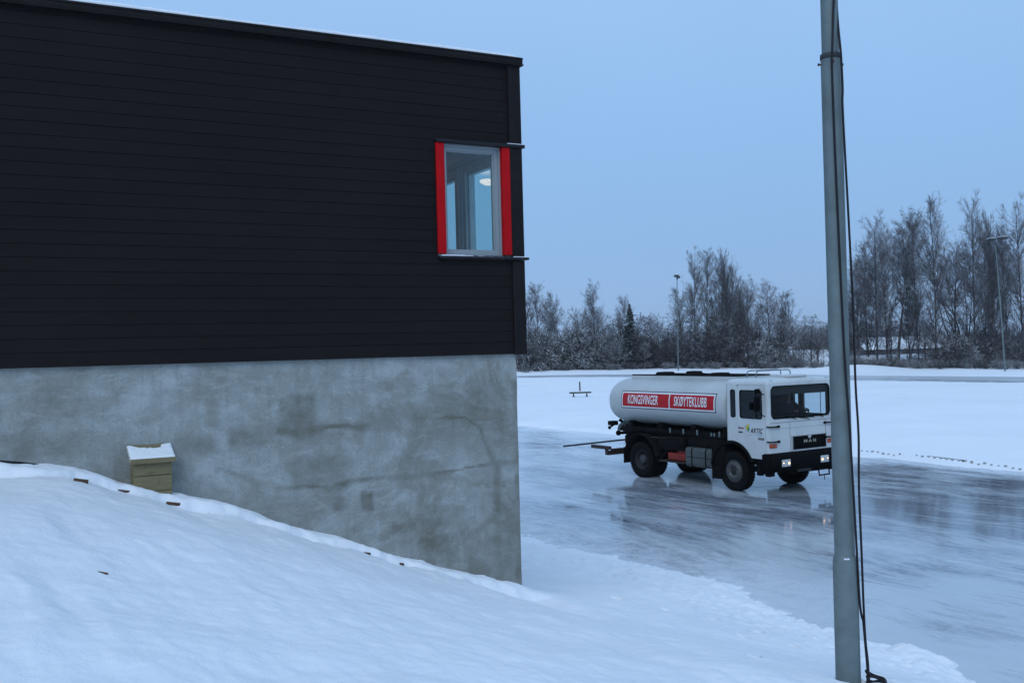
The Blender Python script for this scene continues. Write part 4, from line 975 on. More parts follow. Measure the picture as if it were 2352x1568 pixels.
V = [(.18, Y0, 1.86, .15), (.17, Y0, 2.02, .145), (.20, Y0, 2.22, .16), (.24, Y0, 2.335, .10), (.26, Y0, 2.40, .052), (.275, Y0, 2.47, .075), (.285, Y0, 2.55, .088), (.27, Y0, 2.63, .075)]
E_ = [(i, i + 1) for i in range(7)]
for sg in (-1, 1):
    b = len(V)
    V += [(.22, Y0 + sg * .19, 2.285, .075), (.40, Y0 + sg * .27, 2.10, .055), (.60, Y0 + sg * .235, 2.06, .042), (.715, Y0 + sg * .215, 2.085, .028), (.765, Y0 + sg * .21, 2.09, .026)]
    E_ += [(2, b), (b, b + 1), (b + 1, b + 2), (b + 2, b + 3), (b + 3, b + 4)]
    k = b + 4
    for j, (dz, ln) in enumerate(((.026, .030), (.009, .036), (-.009, .033), (-.024, .025))):          # fingers closing round the rim
        c = len(V); V += [(.79, Y0 + sg * .205, 2.09 + dz, .0095), (.815, Y0 + sg * (.205 + .006), 2.088 + dz, .009), (.80 , Y0 + sg * (.205 + .03), 2.085 + dz, .008)]
        E_ += [(k, c), (c, c + 1), (c + 1, c + 2)]
    c = len(V); V += [(.745, Y0 + sg * .195, 2.118, .010), (.772, Y0 + sg * .20, 2.135, .009)]; E_ += [(b + 3, c), (c, c + 1)]
    l = len(V)
    V += [(.24, Y0 + sg * .10, 1.83, .105), (.62, Y0 + sg * .16, 1.86, .078), (.74, Y0 + sg * .16, 1.60, .055), (.80, Y0 + sg * .16, 1.44, .045), (.92, Y0 + sg * .17, 1.42, .04)]
    E_ += [(0, l), (l, l + 1), (l + 1, l + 2), (l + 2, l + 3), (l + 3, l + 4)]
c = len(V); V += [(.37, Y0, 2.545, .014)]; E_ += [(6, c)]
skin('body', V, E_, mat['skin'], drv)
jv = [(.18, Y0, 1.85, .20), (.17, Y0, 2.02, .205), (.20, Y0, 2.22, .215), (.235, Y0, 2.365, .125)]
je = [(0, 1), (1, 2), (2, 3)]
for sg in (-1, 1):
    b = len(jv); jv += [(.22, Y0 + sg * .21, 2.27, .115), (.40, Y0 + sg * .285, 2.10, .092), (.60, Y0 + sg * .235, 2.06, .068), (.70, Y0 + sg * .218, 2.08, .042)]; je += [(2, b), (b, b + 1), (b + 1, b + 2), (b + 2, b + 3)]
skin('jacket', jv, je, mat['jacket'], drv)
tv_ = [(.18, Y0, 1.82, .14)]; te = []
for sg in (-1, 1):
    b = len(tv_); tv_ += [(.26, Y0 + sg * .10, 1.835, .118), (.62, Y0 + sg * .16, 1.865, .09), (.74, Y0 + sg * .16, 1.60, .068), (.79, Y0 + sg * .16, 1.47, .06)]; te += [(0, b), (b, b + 1), (b + 1, b + 2), (b + 2, b + 3)]
skin('trousers', tv_, te, mat['jacket'], drv)
m = MB(); prof = [(.105, -.02), (.108, .02), (.100, .06), (.07, .095), (.001, .108)]
m.lathe(prof, (.272, Y0, 2.595), (-.12, 0, 1), 24); m.build('cap', mat['cap'], drv)
m = MB()
for sg in (-1, 1): MB().lathe([(.001, .006), (.011, .003), (.014, -.004)], (.362, Y0 + sg * .032, 2.572), (1, sg * .2, 0), 10).build('eye', mat['lining'], drv)
MB().box(.352, .364, Y0 - .026, Y0 + .026, 2.502, 2.510).build('mouth', mat['lining'], drv)
m.build('eye', mat['lining'], drv) if 0 else None
# ------------------------------------------------------------------ steel pole beside the camera, with cables
PX_, PY_ = 2.446, 7.5
pole = tag(empty('steel_pole', (PX_, PY_, 0)), 'tall galvanised steel pole standing in the snow with black cables down its side', 'pole')
m = MB().lathe([(.0905, 1.20), (.0905, 1.50), (.0885, 2.33), (.084, 2.375), (.0745, 2.395)], (0, 0, 0), (0, 0, 1), 40); m.build('lower_section', mat['pole'], pole)
m = MB().lathe([(.0745, 2.38), (.0735, 2.6), (.0735, 6.10)], (0, 0, 0), (0, 0, 1), 40); m.build('middle_section', mat['pole'], pole)
m = MB().lathe([(.0735, 6.10), (.0775, 6.101), (.0775, 6.138), (.0705, 6.142), (.063, 6.142)], (0, 0, 0), (0, 0, 1), 40); m.build('collar', mat['galv_dark'], pole)
m = MB().lathe([(.0635, 6.12), (.0625, 8.0), (.058, 11.5)], (0, 0, 0), (0, 0, 1), 40); m.build('upper_section', mat['pole'], pole)
for a in (8, 180, 262):
    c, s_ = math.cos(rad(a)), math.sin(rad(a)); m = MB().tube([(c * .07, s_ * .07, 6.065), (c * .088, s_ * .088, 6.065)], .006, 8); m.tube([(c * .086, s_ * .086, 6.065), (c * .097, s_ * .097, 6.065)], .011, 6); m.build('bolt', mat['rust'], pole)
m = MB().lathe([(.092, 1.30), (.118, 1.30), (.118, 1.425), (.092, 1.43)], (0, 0, 0), (0, 0, 1), 36); m.build('base_ring', mat['black_rubber'], pole)
ng = 48; a = np.linspace(0, 2 * np.pi, ng); rr2 = np.array([.089, .105, .125, .14]); A, R2 = np.meshgrid(a, rr2)
hh = np.array([.0, .022, .016, -.02])[:, None] * (1 + .8 * fbm(np.cos(A) * 2 + 5, np.sin(A) * 2 + 5, 3)); hh[:, -1] = hh[:, 0]
np_mesh('snow_collar', np.stack([R2 * np.cos(A), R2 * np.sin(A), 1.434 + hh], -1).reshape(-1, 3), grid_faces(4, ng), mat['snow_cap'], pole)
m = MB().box(-.035, .005, -.0905, -.082, 2.375, 2.385); m.build('snow_flake_ledge', mat['snow_cap'], pole)
def cable(pts, name, label, r=.0085):
    P = []
    for px, py, d in pts: P.append(at_depth(px, py, d))
    # smooth it
    Q = []
    for i in range(len(P) - 1):
        p0, p1, p2, p3 = P[max(i - 1, 0)], P[i], P[i + 1], P[min(i + 2, len(P) - 1)]
        for k in range(6):
            t = k / 6; Q.append(.5 * ((2 * p1) + (p2 - p0) * t + (2 * p0 - 5 * p1 + 4 * p2 - p3) * t * t + (3 * p1 - p0 - 3 * p2 + p3) * t ** 3))
    Q.append(P[-1]); return tag(MB().tube(Q, r, 8).build(name, mat['black_rubber']), label, 'cable')
z1_ = lambda X, Y: ((1900 + X / 5.88) * .91875, (Y / 5.88) * .91875)
cable([(1928, -420, 7.43), (1924, -120, 7.43), (*z1_(1085, 0), 7.42), (*z1_(1065, 640), 7.405), (*z1_(1055, 900), 7.39), (*z1_(1062, 1150), 7.40), (1914, 250, 7.405), (1921, 420, 7.41), (1939, 800, 7.41), (1952, 990, 7.41), (1966, 1230, 7.415), (1975, 1385, 7.45), (1983, 1425, 7.48)], 'cable', 'black cable crossing the front face of the steel pole', .0088)
cable([(1900, -420, 7.52), (1915, -80, 7.50), (*z1_(1132, 150), 7.47), (*z1_(1155, 450), 7.45), (*z1_(1190, 800), 7.42), (*z1_(1215, 1300), 7.42), (1936, 260, 7.42), (1950, 520, 7.42), (1960, 720, 7.42), (1965, 880, 7.42), (1972, 1000, 7.42), (1973, 1120, 7.42), (1979, 1270, 7.43), (1984, 1400, 7.45), (1988, 1470, 7.46), (1993, 1515, 7.46), (1995, 1545, 7.47)], 'cable', 'black cable hanging free along the right side of the steel pole', .0088)
cable([(1983, 1425, 7.465), (1987, 1470, 7.445), (1991, 1515, 7.445), (1993, 1550, 7.44), (1990, 1600, 7.44)], 'cable', 'short doubled cable end taped beside the coil at the foot of the steel pole', .0095)
cc = at_depth(2012, 1553, 7.46); m = MB()
for k, (dx, dy, dz, rx, ry, til) in enumerate(((0, 0, .0, .070, .07, -.22), (.006, .01, -.022, .066, .07, -.05), (-.004, -.01, -.05, .074, .07, .05))):
    pts = []
    for i in range(31):
        w = 2 * math.pi * i / 30 + k; pts.append((cc.x + dx + rx * math.cos(w), cc.y + dy + ry * math.sin(w), cc.z + dz + til * .16 * math.cos(w) + .006 * math.sin(3 * w)))
    m.tube(pts, .0085, 7)
m.tube([(cc.x - .062, cc.y - .02, cc.z + .03), (cc.x - .066, cc.y - .03, cc.z - .03), (cc.x - .055, cc.y - .03, cc.z - .12)], .013, 7)
tag(m.build('cable_coil', mat['black_rubber']), 'coil of black cable lying in the snow at the foot of the steel pole', 'cable coil')

# ------------------------------------------------------------------ bench and stake on the infield
def field_z(a): return float(a)
bp = on_level(1333, 911, .31)
bench = tag(empty('bench', (bp.x, bp.y, .17), rad(-3) + 0.10), 'low dark backless bench standing alone on the infield snow', 'bench')
MB().box(-.80, .80, -.15, .15, .40, .50, .02).build('seat', mat['bench_wood'], bench)
for x in (-.50, .48):
    for s_ in (-1, 1):
        MB().tube([(x, s_ * .02, .40), (x + s_ * .11, s_ * .05, -.10)], .028, 6).build('leg', mat['bench_wood'], bench)
    MB().box(x - .07, x + .07, -.02, .02, .16, .20).build('crossbar', mat['bench_wood'], bench)
sp_ = on_level(1332, 897.5, .31)
st_ = tag(empty('stake', (sp_.x, sp_.y, .29)), 'short grey stake upright in the snow behind the bench', 'stake')
MB().tube([(0, 0, -.1), (0, 0, .78), (.0, 0, .80)], [.062, .058, .03], 8).build('post', mat['galv_dark'], st_)
MB().tube([(0, 0, -.02), (0, 0, .16)], .068, 8).build('reflector_band', mat['logo_red'], st_)
MB().box(-.05, .05, -.05, .05, .80, .88, .02).build('snow_cap', mat['snow_cap'], st_)
# lane markers in a row at the infield edge, and a plank
mk = None
z9 = lambda X, Y: ((2100 + X / 4.9) * .91875, (900 + Y / 4.9) * .91875)
row = [(-740, 1010), (-610, 1025), (-480, 1045), (-350, 1063), (270, 1140), (336, 1148), (400, 1153), (465, 1158), (530, 1164), (596, 1169), (662, 1178), (735, 1182), (940, 1204), (1012, 1214), (1086, 1219), (1160, 1230), (1235, 1238), (1307, 1246), (1380, 1253), (1457, 1259), (1536, 1266), (1615, 1273), (1700, 1282), (1775, 1284), (1857, 1295), (1945, 1304), (2030, 1310), (2120, 1322), (2207, 1332), (2300, 1343)]
for i, (X, Y) in enumerate(row):
    p = on_level(*z9(X, Y), .06)
    if mk is None: mk = MB().box(-.055, .055, -.04, .04, -.05, .04, .015).build('lane_marker', mat['chrome']); o = mk
    else: o = mk.copy(); COL.objects.link(o)
    rr_n = NC - (N_[0] * p.x + N_[1] * p.y); tt_ = AC + 33 * math.pi - (U[0] * p.x + U[1] * p.y - AC)
    zi = float(z_infield(np.array([p.x]), np.array([p.y]), np.array([rr_n]), np.array([tt_]))[0])
    o.location = (p.x, p.y, max(zi, 0) + .02); o.rotation_euler = (0, 0, TRZ + random.uniform(-.3, .3)); o.scale = (random.uniform(.5, .85),) * 3
    tag(o, 'small grey block in the even row along the infield edge of the ice', 'marker', 'lane markers at the infield edge')
a_, b_ = on_level(*z9(1040, 1183), .12), on_level(*z9(1530, 1240), .12); d_ = b_ - a_
pk = tag(MB().box(-d_.length / 2, d_.length / 2, -.10, .10, -.10, .012, .01).build('plank', mat['bench_wood']), 'long dark plank half buried in the snow beside the row of markers', 'plank')
pk.location = (a_ + b_) / 2; pk.rotation_euler = (rad(14), 0, math.atan2(d_.y, d_.x))

# ------------------------------------------------------------------ floodlight masts
def oval_pt(px, R):
    """point at radius R of the oval on the ray through picture column px"""
    r = ray(px, 850); lo, hi = 60.0, 400.0
    def rad_of(y):
        x = r.x / r.y * y; a = U[0] * x + U[1] * y; n = N_[0] * x + N_[1] * y
        return n - NC if a < AC else math.copysign(math.hypot(a - AC, n - NC), 1)
    for _ in range(50):
        mid = (lo + hi) / 2
        if rad_of(mid) < R: lo = mid
        else: hi = mid
    return r.x / r.y * lo, lo
def bank_z(x, y):
    a = U[0] * x + U[1] * y; n = N_[0] * x + N_[1] * y
    if a < AC: r, t = n - NC, a
    else: r = math.hypot(a - AC, n - NC); t = AC + math.atan2(a - AC, n - NC) * 33
    return float(z_bank(np.array([x]), np.array([y]), np.array([r]), np.array([t]))[0])
def mast(px, ptop, R, label, lean, heads):
    x, y = oval_pt(px, R); z0 = bank_z(x, y); top = at_depth(ptop[0], ptop[1], y); H = top.z - z0
    e = tag(empty('floodlight_mast', (x, y, z0)), label, 'floodlight')
    e.rotation_euler = (0, 0, 0)
    lx = top.x - x
    MB().tube([(0, 0, -.5), (lx * .45, 0, H * .5), (lx, 0, H)], [.085, .07, .05], 8).build('mast', mat['galv'], e)
    for (hx, hz, w_) in heads:
        f = MB().box(lx + hx - w_, lx + hx + w_, -.75, .25, H + hz - .10, H + hz + .16, .05); f.tube([(lx, 0, H - .25), (lx + hx, -.1, H + hz - .1)], .035, 6)
        hd = f.build('lamp_head', mat['galv_dark'], e)
        MB().box(lx + hx - w_ * .9, lx + hx + w_ * .9, -.70, .2, H + hz + .161, H + hz + .21, .02).build('snow_cap', mat['snow_cap'], hd)
    return e
mast(1558, (1555, 640), 43.5, 'slim grey floodlight mast with one lamp head left of the tall broom shaped tree', 0, [(-.12, .35, .30), (.14, .15, .22)])
mast(2309, (2286, 556), 44.5, 'leaning grey floodlight mast with two lamp heads in front of the right hand trees', 0, [(-.55, .2, .30), (.62, .32, .34)])

# ------------------------------------------------------------------ houses beyond the trees
def long_house(pxl, pxr, y, zt, zb, zg, depth, label, wallm, door=None, tilt=0.0):
    l, r = at_depth(pxl, 820, y), at_depth(pxr, 820, y); L_ = r.x - l.x; cx = (l.x + r.x) / 2
    e = tag(empty('long_house', (cx, y, zg), rad(tilt)), label, 'house'); h = L_ / 2; ht, hb = zt - zg, zb - zg
    MB().box(-h + .3, h - .3, -depth + .4, 0, -1, hb).build('wall', mat[wallm], e)
    m = MB().loft([[(-h, -depth, hb - .02), (h, -depth, hb - .02), (h, .3, ht), (-h, .3, ht)], [(-h, -depth, hb + .16), (h, -depth, hb + .16), (h, .3, ht + .16), (-h, .3, ht + .16)]], True, True, True, False)
    rf = m.build('roof', mat['trim_dark'], e)
    us = np.linspace(-h - .05, h + .05, 60); vs = np.linspace(-depth - .08, .35, 14); A, B = np.meshgrid(us, vs)
    Z = hb + .17 + (B + depth) / (depth + .3) * (ht - hb) + .16 + .06 * fbm(A * .8, B * .8, 3); Z[0] -= .14
    np_mesh('roof_snow', np.stack([A, B, Z], -1).reshape(-1, 3), grid_faces(14, 60), mat['snow_far'], e)
    for k in range(max(2, int(L_ / 4))):
        x = -h + 1.5 + k * (L_ - 3) / max(1, int(L_ / 4) - 1); f = MB().box(x - .5, x + .5, -depth + .36, -depth + .399, hb - 1.6, hb - .6).build('window', mat['house_trim'], e)
        MB().box(x - .42, x + .42, -depth + .34, -depth + .359, hb - 1.52, hb - .68).build('pane', mat['dark_glass'], f)
    if door: 
        x = door * h; MB().box(x - .45, x + .45, -depth + .35, -depth + .398, hb - 2.2, hb - .2).build('door', mat['house_trim'], e)
    return e
long_house(1795, 1925, 150, 2.3, .3, -2.4, 5, 'low dark house with a snowy roof left of the steel pole behind the trees', 'house_wall', .75)
long_house(1705, 1800, 158, 2.6, .9, -2.4, 5, 'faded reddish house half hidden behind the bare trees above the tanker', 'house_red')
long_house(1955, 2135, 158, 3.9, 2.2, -2.2, 6, 'farther brown house with a broad snowy roof behind the right hand trees', 'house_wall')
long_house(1930, 2125, 132, 1.55, .25, -2.2, 5, 'nearer low brown house with a snowy roof behind the right hand trees', 'house_wall', -.4)

# ------------------------------------------------------------------ bare trees
def tubes(P, R, sides):
    """P (N,K,3), R (N,K) -> vertices and quads"""
    Nn, K, _ = P.shape; T = np.gradient(P, axis=1); T /= np.linalg.norm(T, axis=-1, keepdims=True) + 1e-9
    ref = np.where(np.abs(T[..., 2:3]) < .9, np.array([0, 0, 1.]), np.array([1., 0, 0])); a = ref - T * (ref * T).sum(-1, keepdims=True); a /= np.linalg.norm(a, axis=-1, keepdims=True); b = np.cross(T, a)
    w = np.arange(sides) * 2 * np.pi / sides + np.pi / 2 - np.pi / sides + np.pi
    V = P[:, :, None] + (a[:, :, None] * np.cos(w)[None, None, :, None] + b[:, :, None] * np.sin(w)[None, None, :, None]) * R[:, :, None, None]
    idx = np.arange(Nn * K * sides).reshape(Nn, K, sides); q = []
    for s_ in range(sides):
        n2 = (s_ + 1) % sides; q.append(np.stack([idx[:, :-1, s_], idx[:, :-1, n2], idx[:, 1:, n2], idx[:, 1:, s_]], -1).reshape(-1, 4))
    return V.reshape(-1, 3), np.concatenate(q)
def polyline(rs, p, d, L_, K, wob, lift):
    """grown step by step from p along d; lift > 0 bends it upward, < 0 lets it hang"""
    n = len(p); P = np.zeros((n, K, 3)); P[:, 0] = p; d = d / np.linalg.norm(d, axis=1, keepdims=True); st_ = (L_ / (K - 1))[:, None]
    for k in range(1, K):
        d = d + rs.normal(0, wob, d.shape); d[:, 2] += lift; d /= np.linalg.norm(d, axis=1, keepdims=True); P[:, k] = P[:, k - 1] + d * st_
    return P
def children(rs, P, R, n, t0, t1, ang0, ang1, len_f, lrel, K, wob, lift, rf, rmin, tpow=1.0):
    """n branches along each parent line"""
    Np, Kp, _ = P.shape; t = t0 + (t1 - t0) * (rs.rand(Np, n) ** tpow); f = t * (Kp - 1); i = np.minimum(f.astype(int), Kp - 2); fr = (f - i)[..., None]
    ar = np.arange(Np)[:, None]; p = P[ar, i] * (1 - fr) + P[ar, i + 1] * fr; ax = P[ar, i + 1] - P[ar, i]; ax /= np.linalg.norm(ax, axis=-1, keepdims=True) + 1e-9
    rr0 = R[ar, i] * (1 - fr[..., 0]) + R[ar, i + 1] * fr[..., 0]
    rnd = rs.normal(0, 1, ax.shape); side = rnd - ax * (rnd * ax).sum(-1, keepdims=True); side /= np.linalg.norm(side, axis=-1, keepdims=True)
    an = np.radians(ang0 + (ang1 - ang0) * rs.rand(Np, n))[..., None]; d = ax * np.cos(an) + side * np.sin(an)
    plen = np.linalg.norm(np.diff(P, axis=1), axis=-1).sum(1)[:, None]; L_ = lrel * plen * len_f(t) * (.6 + .7 * rs.rand(Np, n))
    p, d, L_ = p.reshape(-1, 3), d.reshape(-1, 3), L_.reshape(-1); C = polyline(rs, p, d, L_, K, wob, lift)
    r0 = np.maximum(rmin, np.minimum(rr0.reshape(-1) * rf, .03 * L_ + rmin)); Rr = r0[:, None] * np.linspace(1, .35, K)[None]; Rr = np.maximum(Rr, rmin * .6); return C, Rr
def make_tree(kind, seed, H=16.0):
    rs = np.random.RandomState(seed); RM = .011
    if kind == 'birch':      # slim, ascending branches, fine hanging ends
        tr_ = polyline(rs, np.zeros((1, 3)) - [0, 0, .4], np.array([[.02, 0, 1.]]), np.array([H * .99]), 12, .025, .03); tR = np.linspace(H * .0085, .02, 12)[None]
        B1, R1 = children(rs, tr_, tR, 66, .12, .99, 24, 50, lambda t: (1.10 - t) ** .42 * (.40 + .60 * np.minimum(1, t / .38)), .31, 6, .07, .045, .5, .014, .72)
        B2, R2 = children(rs, B1, R1, 10, .10, 1, 20, 48, lambda t: 1.1 - .6 * t, .40, 4, .08, .03, .6, RM * .8)
        B3, R3 = children(rs, B2, R2, 13, .1, 1, 20, 55, lambda t: 1.1 - .4 * t, .60, 3, .10, -.06, .7, RM * .50)
    elif kind == 'broom':    # many steep straight branches
        tr_ = polyline(rs, np.zeros((1, 3)) - [0, 0, .4], np.array([[0, 0, 1.]]), np.array([H * .96]), 12, .015, .03); tR = np.linspace(H * .012, .02, 12)[None]
        B1, R1 = children(rs, tr_, tR, 96, .12, .97, 13, 32, lambda t: (1.12 - t) ** .8, .50, 6, .03, .07, .45, .018, .9)
        B2, R2 = children(rs, B1, R1, 9, .1, 1, 12, 32, lambda t: 1.1 - .6 * t, .40, 4, .05, .05, .6, RM)
        B3, R3 = children(rs, B2, R2, 9, .1, 1, 12, 40, lambda t: 1.1 - .5 * t, .5, 3, .08, .04, .7, RM * .6)
    elif kind == 'round':    # broad rounded crown on a bare stem
        tr_ = polyline(rs, np.zeros((1, 3)) - [0, 0, .4], np.array([[0, .03, 1.]]), np.array([H * .9]), 12, .04, .03); tR = np.linspace(H * .012, .02, 12)[None]
        B1, R1 = children(rs, tr_, tR, 52, .34, .99, 28, 60, lambda t: (1.15 - t) ** .5, .36, 6, .10, .04, .5, .016, .8)
        B2, R2 = children(rs, B1, R1, 10, .2, 1, 25, 60, lambda t: 1.1 - .5 * t, .42, 4, .14, .0, .6, RM)
        B3, R3 = children(rs, B2, R2, 12, .1, 1, 25, 65, lambda t: 1.1 - .4 * t, .55, 3, .14, -.05, .7, RM * .58)
    elif kind == 'many':     # several stems from the ground, loose crown
        ns = 5; d = np.c_[rs.normal(0, .16, ns), rs.normal(0, .16, ns), np.ones(ns)]; tr_ = polyline(rs, np.c_[rs.normal(0, .25, ns), rs.normal(0, .25, ns), -.4 * np.ones(ns)], d, H * (.75 + .25 * rs.rand(ns)), 10, .05, .04); tR = np.linspace(H * .007, .015, 10)[None].repeat(ns, 0)
        B1, R1 = children(rs, tr_, tR, 19, .15, .99, 25, 55, lambda t: (1.12 - t) ** .7, .34, 6, .09, .04, .5, .016, .85)
        B2, R2 = children(rs, B1, R1, 8, .15, 1, 22, 55, lambda t: 1.1 - .6 * t, .42, 4, .12, .01, .6, RM)
        B3, R3 = children(rs, B2, R2, 10, .1, 1, 20, 60, lambda t: 1.1 - .4 * t, .55, 3, .13, -.04, .7, RM * .58)
    else:                    # shrub
        ns = 16; d = np.c_[rs.normal(0, .45, ns), rs.normal(0, .45, ns), np.ones(ns)]; tr_ = polyline(rs, np.c_[rs.normal(0, H * .08, ns), rs.normal(0, H * .08, ns), -.2 * np.ones(ns)], d, H * (.6 + .5 * rs.rand(ns)), 6, .10, .01); tR = np.linspace(H * .009, .012, 6)[None].repeat(ns, 0)
        B1, R1 = children(rs, tr_, tR, 10, .1, 1, 25, 70, lambda t: 1.1 - .5 * t, .42, 5, .14, -.02, .6, .012)
        B2, R2 = children(rs, B1, R1, 7, .1, 1, 25, 70, lambda t: 1.1 - .5 * t, .45, 4, .16, -.05, .7, RM)
        B3, R3 = children(rs, B2, R2, 3, .2, 1, 25, 70, lambda t: 1.1 - .4 * t, .5, 3, .18, -.05, .7, RM * .8)
    tv_, tf = tubes(tr_, tR, 7); Vs = []; Fs = []; b = 0
    for (P, R, s_) in ((B1, R1, 4), (B2, R2, 3), (B3, R3, 3)):
        v, f = tubes(P, R, s_); Vs.append(v); Fs.append(f + b); b += len(v)
    return (tv_, tf), (np.concatenate(Vs), np.concatenate(Fs))
def make_spruce(seed, H=10.0, nb=420, wid=.22):
    rs = np.random.RandomState(seed); tr_ = polyline(rs, np.zeros((1, 3)) - [0, 0, .4], np.array([[0, 0, 1.]]), np.array([H]), 8, .008, .02); tR = np.linspace(H * .012, .015, 8)[None]
    tv_, tf = tubes(tr_, tR, 7)
    t = np.sort(rs.rand(nb)) ** .85 * .94 + .05; z = t * H; az = rs.rand(nb) * 2 * np.pi; L_ = H * wid * (1.0 - t) ** .95 * (.75 + .4 * rs.rand(nb)) + .05
    d = np.c_[np.cos(az), np.sin(az), .25 - .1 * rs.rand(nb)]; P = polyline(rs, np.c_[0 * z, 0 * z, z], d, L_, 5, .05, -.11); R = np.full((nb, 5), .012); v0, f0 = tubes(P, R, 3)
    # needle sprays along every branch
    m_ = 34; k = rs.rand(nb, m_) ** .8 * 3.999; i = k.astype(int); fr = (k - i)[..., None]; ar = np.arange(nb)[:, None]; p = P[ar, i] * (1 - fr) + P[ar, i + 1] * fr; ax = P[ar, i + 1] - P[ar, i]; ax /= np.linalg.norm(ax, axis=-1, keepdims=True)
    side = np.cross(ax, np.array([0, 0, 1.])); sg = np.where(rs.rand(nb, m_, 1) < .5, -1, 1); dd = ax * .6 + side * sg * .8 + np.array([0, 0, -.45]) * rs.rand(nb, m_, 1) + rs.normal(0, .15, ax.shape)
    dd /= np.linalg.norm(dd, axis=-1, keepdims=True); ln = (.16 + .26 * rs.rand(nb, m_, 1)) * (H / 10) ** .5 * (1.08 - t)[:, None, None] ** .5; wv = np.cross(dd, rs.normal(0, 1, dd.shape)); wv /= np.linalg.norm(wv, axis=-1, keepdims=True); wv = wv * (.045 + .04 * rs.rand(nb, m_, 1))
    q = np.stack([p - wv * .6, p + wv * .6, p + dd * ln + wv * .35, p + dd * ln - wv * .35], 2).reshape(-1, 3); qf = np.arange(len(q)).reshape(-1, 4)
    return (tv_, tf), (np.concatenate([v0, q]), np.concatenate([f0, qf + len(v0)]))
PROTO = {}
def proto(kind, seed, crown, trunk='trunk', H=16.0):
    if kind == 'spruce': (a, b), (c, d) = make_spruce(seed, H)
    else: (a, b), (c, d) = make_tree(kind, seed, H)
    t = bpy.data.meshes.new('trunk'); o = np_mesh('trunk', a, b, mat[trunk]); o2 = np_mesh('crown', c, d, mat[crown], None, False)
    bpy.data.meshes.remove(t); m1, m2 = o.data, o2.data; bpy.data.objects.remove(o); bpy.data.objects.remove(o2); return m1, m2, H
def plant(name, pr, x, y, z, H, label, cat, group=None, wid=1.0, rz=None):
    m1, m2, H0 = pr; e = tag(empty(name, (x, y, z), random.uniform(0, 6.28) if rz is None else rz), label, cat, group); s_ = H / H0; e.scale = (s_ * wid, s_ * wid, s_)
    for nm, me in (('trunk', m1), ('crown', m2)):
        o = bpy.data.objects.new(nm, me); COL.objects.link(o); o.parent = e
    return e
PR = {'birch': [proto('birch', s_, 'twig') for s_ in (1, 2, 3)], 'birchd': [proto('birch', s_, 'twig_dark') for s_ in (14, 15)], 'broom': [proto('broom', s_, 'twig') for s_ in (4, 5)], 'round': [proto('round', s_, 'twig') for s_ in (6, 7)],
      'many': [proto('many', s_, 'twig') for s_ in (8, 9)], 'spruce': [proto('spruce', 10, 'needles', 'trunk', 10.0)], 'snowtree': [proto('round', 11, 'twig_snow', 'birch', 6.0), proto('many', 16, 'twig_snow', 'trunk', 6.0)],
      'shrub': [proto('shrub', s_, 'twig_dark', 'trunk', 4.0) for s_ in (12, 13)] + [proto('shrub', 17, 'twig', 'trunk', 4.0)], 'shrubsnow': [proto('shrub', 18, 'twig_snow', 'trunk', 3.0)], 'snowspruce': [proto('spruce', 19, 'needles_snow', 'trunk', 6.0)]}
cnt = {}
def grow(px, ptop, R, kind, label, wid=1.0, group=None, cat='tree', name=None):
    x, y = oval_pt(px, R); z0 = bank_z(x, y); top = at_depth(px, ptop, y); H = max(1.2, (top.z - z0) * (.965 if 'shrub' not in kind else 1))
    k = cnt.get(kind, 0); cnt[kind] = k + 1; pr = PR[kind][k % len(PR[kind])]
    nm = name or ('spruce_tree' if 'spruce' in kind else 'shrub' if 'shrub' in kind else 'bare_tree')
    return plant(nm, pr, x, y, z0, H, label, cat, group, wid)
G = 'bare trees along the far side of the ice track'
